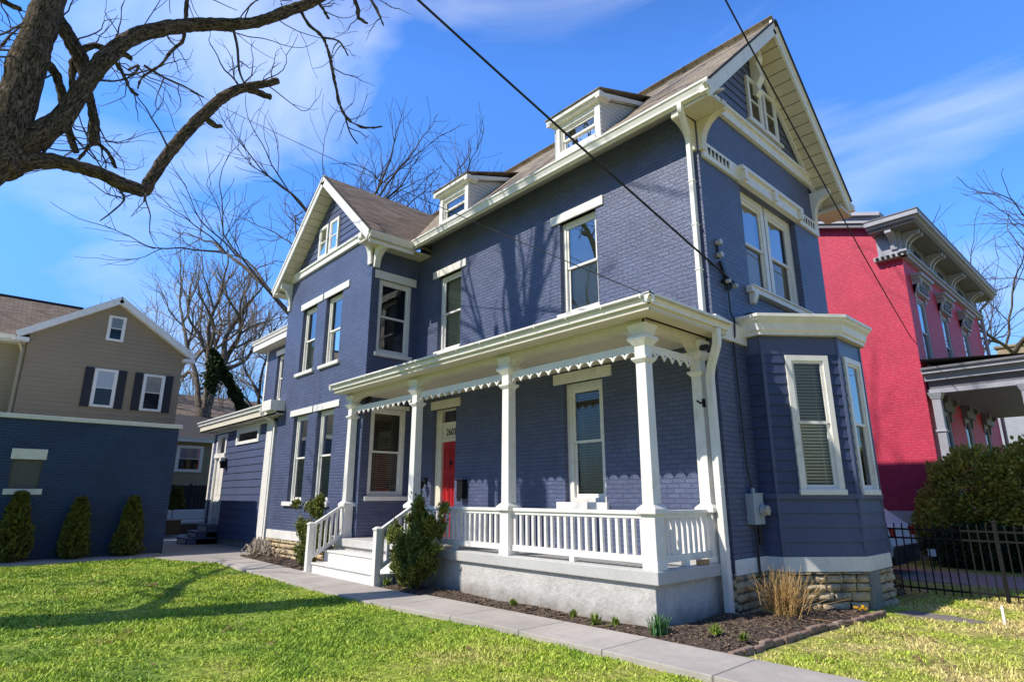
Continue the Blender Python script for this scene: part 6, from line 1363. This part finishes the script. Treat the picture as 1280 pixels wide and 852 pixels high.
b = MB(WORLD); b.box(-12.12, -12.04, 8.21, 8.246, 1.88, 2.02, 'black_metal'); b.tube([(-12.08, 8.22, 1.98), (-12.08, 8.12, 2.02), (-12.08, 8.10, 1.96)], .012, 'black_metal', 6); b.frus(-12.08, 8.10, .035, .06, 1.78, 1.90, 'black_metal'); b.frus(-12.08, 8.10, .075, .01, 1.90, 1.97, 'black_metal'); b.build('body', LN)
LN2 = thing('wall_lantern', 'wall lantern with a pale shade between the side door and the side entrance siding', 'lantern', (-22.7, 6.9, 2.7))
b = MB(TA); b.box(-22.74, -22.62, .02, .06, 2.62, 2.9, 'black_metal'); b.frus(-22.68, .14, .05, .09, 2.55, 2.80, 'black_metal'); b.build('body', LN2); b = MB(TA); b.frus(-22.82, .12, .09, .09, 2.72, 2.92, 'white_paint'); b.build('shade', LN2, bevel=.01)
b = MB(WORLD); b.disc((-12.72, 6.92, 3.80), (.3, -1, -.2), .05, .14, 'black_plastic', 12); b.box(-12.76, -12.68, 6.94, 7.02, 3.78, 3.9, 'black_plastic'); o = b.build('flood_lamp', bevel=.005); tag(o, 'black flood lamp under the porch soffit at the far left column', 'lamp')
b = MB(WORLD); b.disc((-4.60, 8.06, 3.78), (1, -.4, -.1), .045, .16, 'black_plastic', 10); b.box(-4.62, -4.50, 8.08, 8.13, 3.75, 3.83, 'black_plastic'); o = b.build('flood_lamp'); tag(o, 'black flood lamp tucked under the porch roof beside the corner downspout', 'lamp')
b = MB(WORLD); b.tube([(-4.60, 8.02, 2.94), (-4.60, 7.93, 2.93), (-4.62, 7.88, 2.96)], .014, 'black_metal', 6); b.box(-4.61, -4.585, 8.0, 8.06, 2.88, 3.0, 'black_metal'); o = b.build('wall_hook'); tag(o, 'black hook on the wall column at the right end of the porch', 'hook')
b = MB(WORLD); b.box(-4.66, -4.58, 7.60, 7.82, FZ+.003, FZ+.068, 'tan_brick'); o = b.build('brick', bevel=.006); tag(o, 'tan brick lying on the porch floor under the side railing', 'brick')
b = MB(WORLD); b.box(-1.92, -1.89, 10.3, 10.33, 0, .20, 'white_paint'); b.frus(-1.905, 10.315, .015, .004, .20, .24, 'white_paint'); o = b.build('marker_stake'); tag(o, 'small white marker stake in the dry grass near the iron fence', 'stake')

# --- overhead cables
def cable(name, label, p0, p1, r, sag, m='cable', far=1.0):
    p0, p1 = Vector(p0), Vector(p1); p0 = p1+(p0-p1)*far; b = MB(WORLD); pts = []
    for i in range(41): t = i/40; q = p0.lerp(p1, t); q.z -= sag*4*t*(1-t); pts.append(q)
    b.tube(pts, r, m, 6); o = b.build(name, smooth=True); tag(o, label, 'cable')
A1 = TE(8.80, .12, 4.95)
cable('overhead_cable', 'thick black service cable slanting down from the sky to the bracket on the end wall', bearing(533, 0, 6.5), A1, .017, .12, far=2.4)
cable('overhead_cable', 'thin wire crossing the blue facade from the old tree to the house corner', bearing(160, 70, 20), (-4.80, 8.20, 4.42), .0085, .25, far=1.15)
cable('overhead_cable', 'thin black cable running past the gable peak down to the red house wall', bearing(917, 0, 7.5), (PX-.10, PY-.03, 5.85), .012, .35, far=1.6)
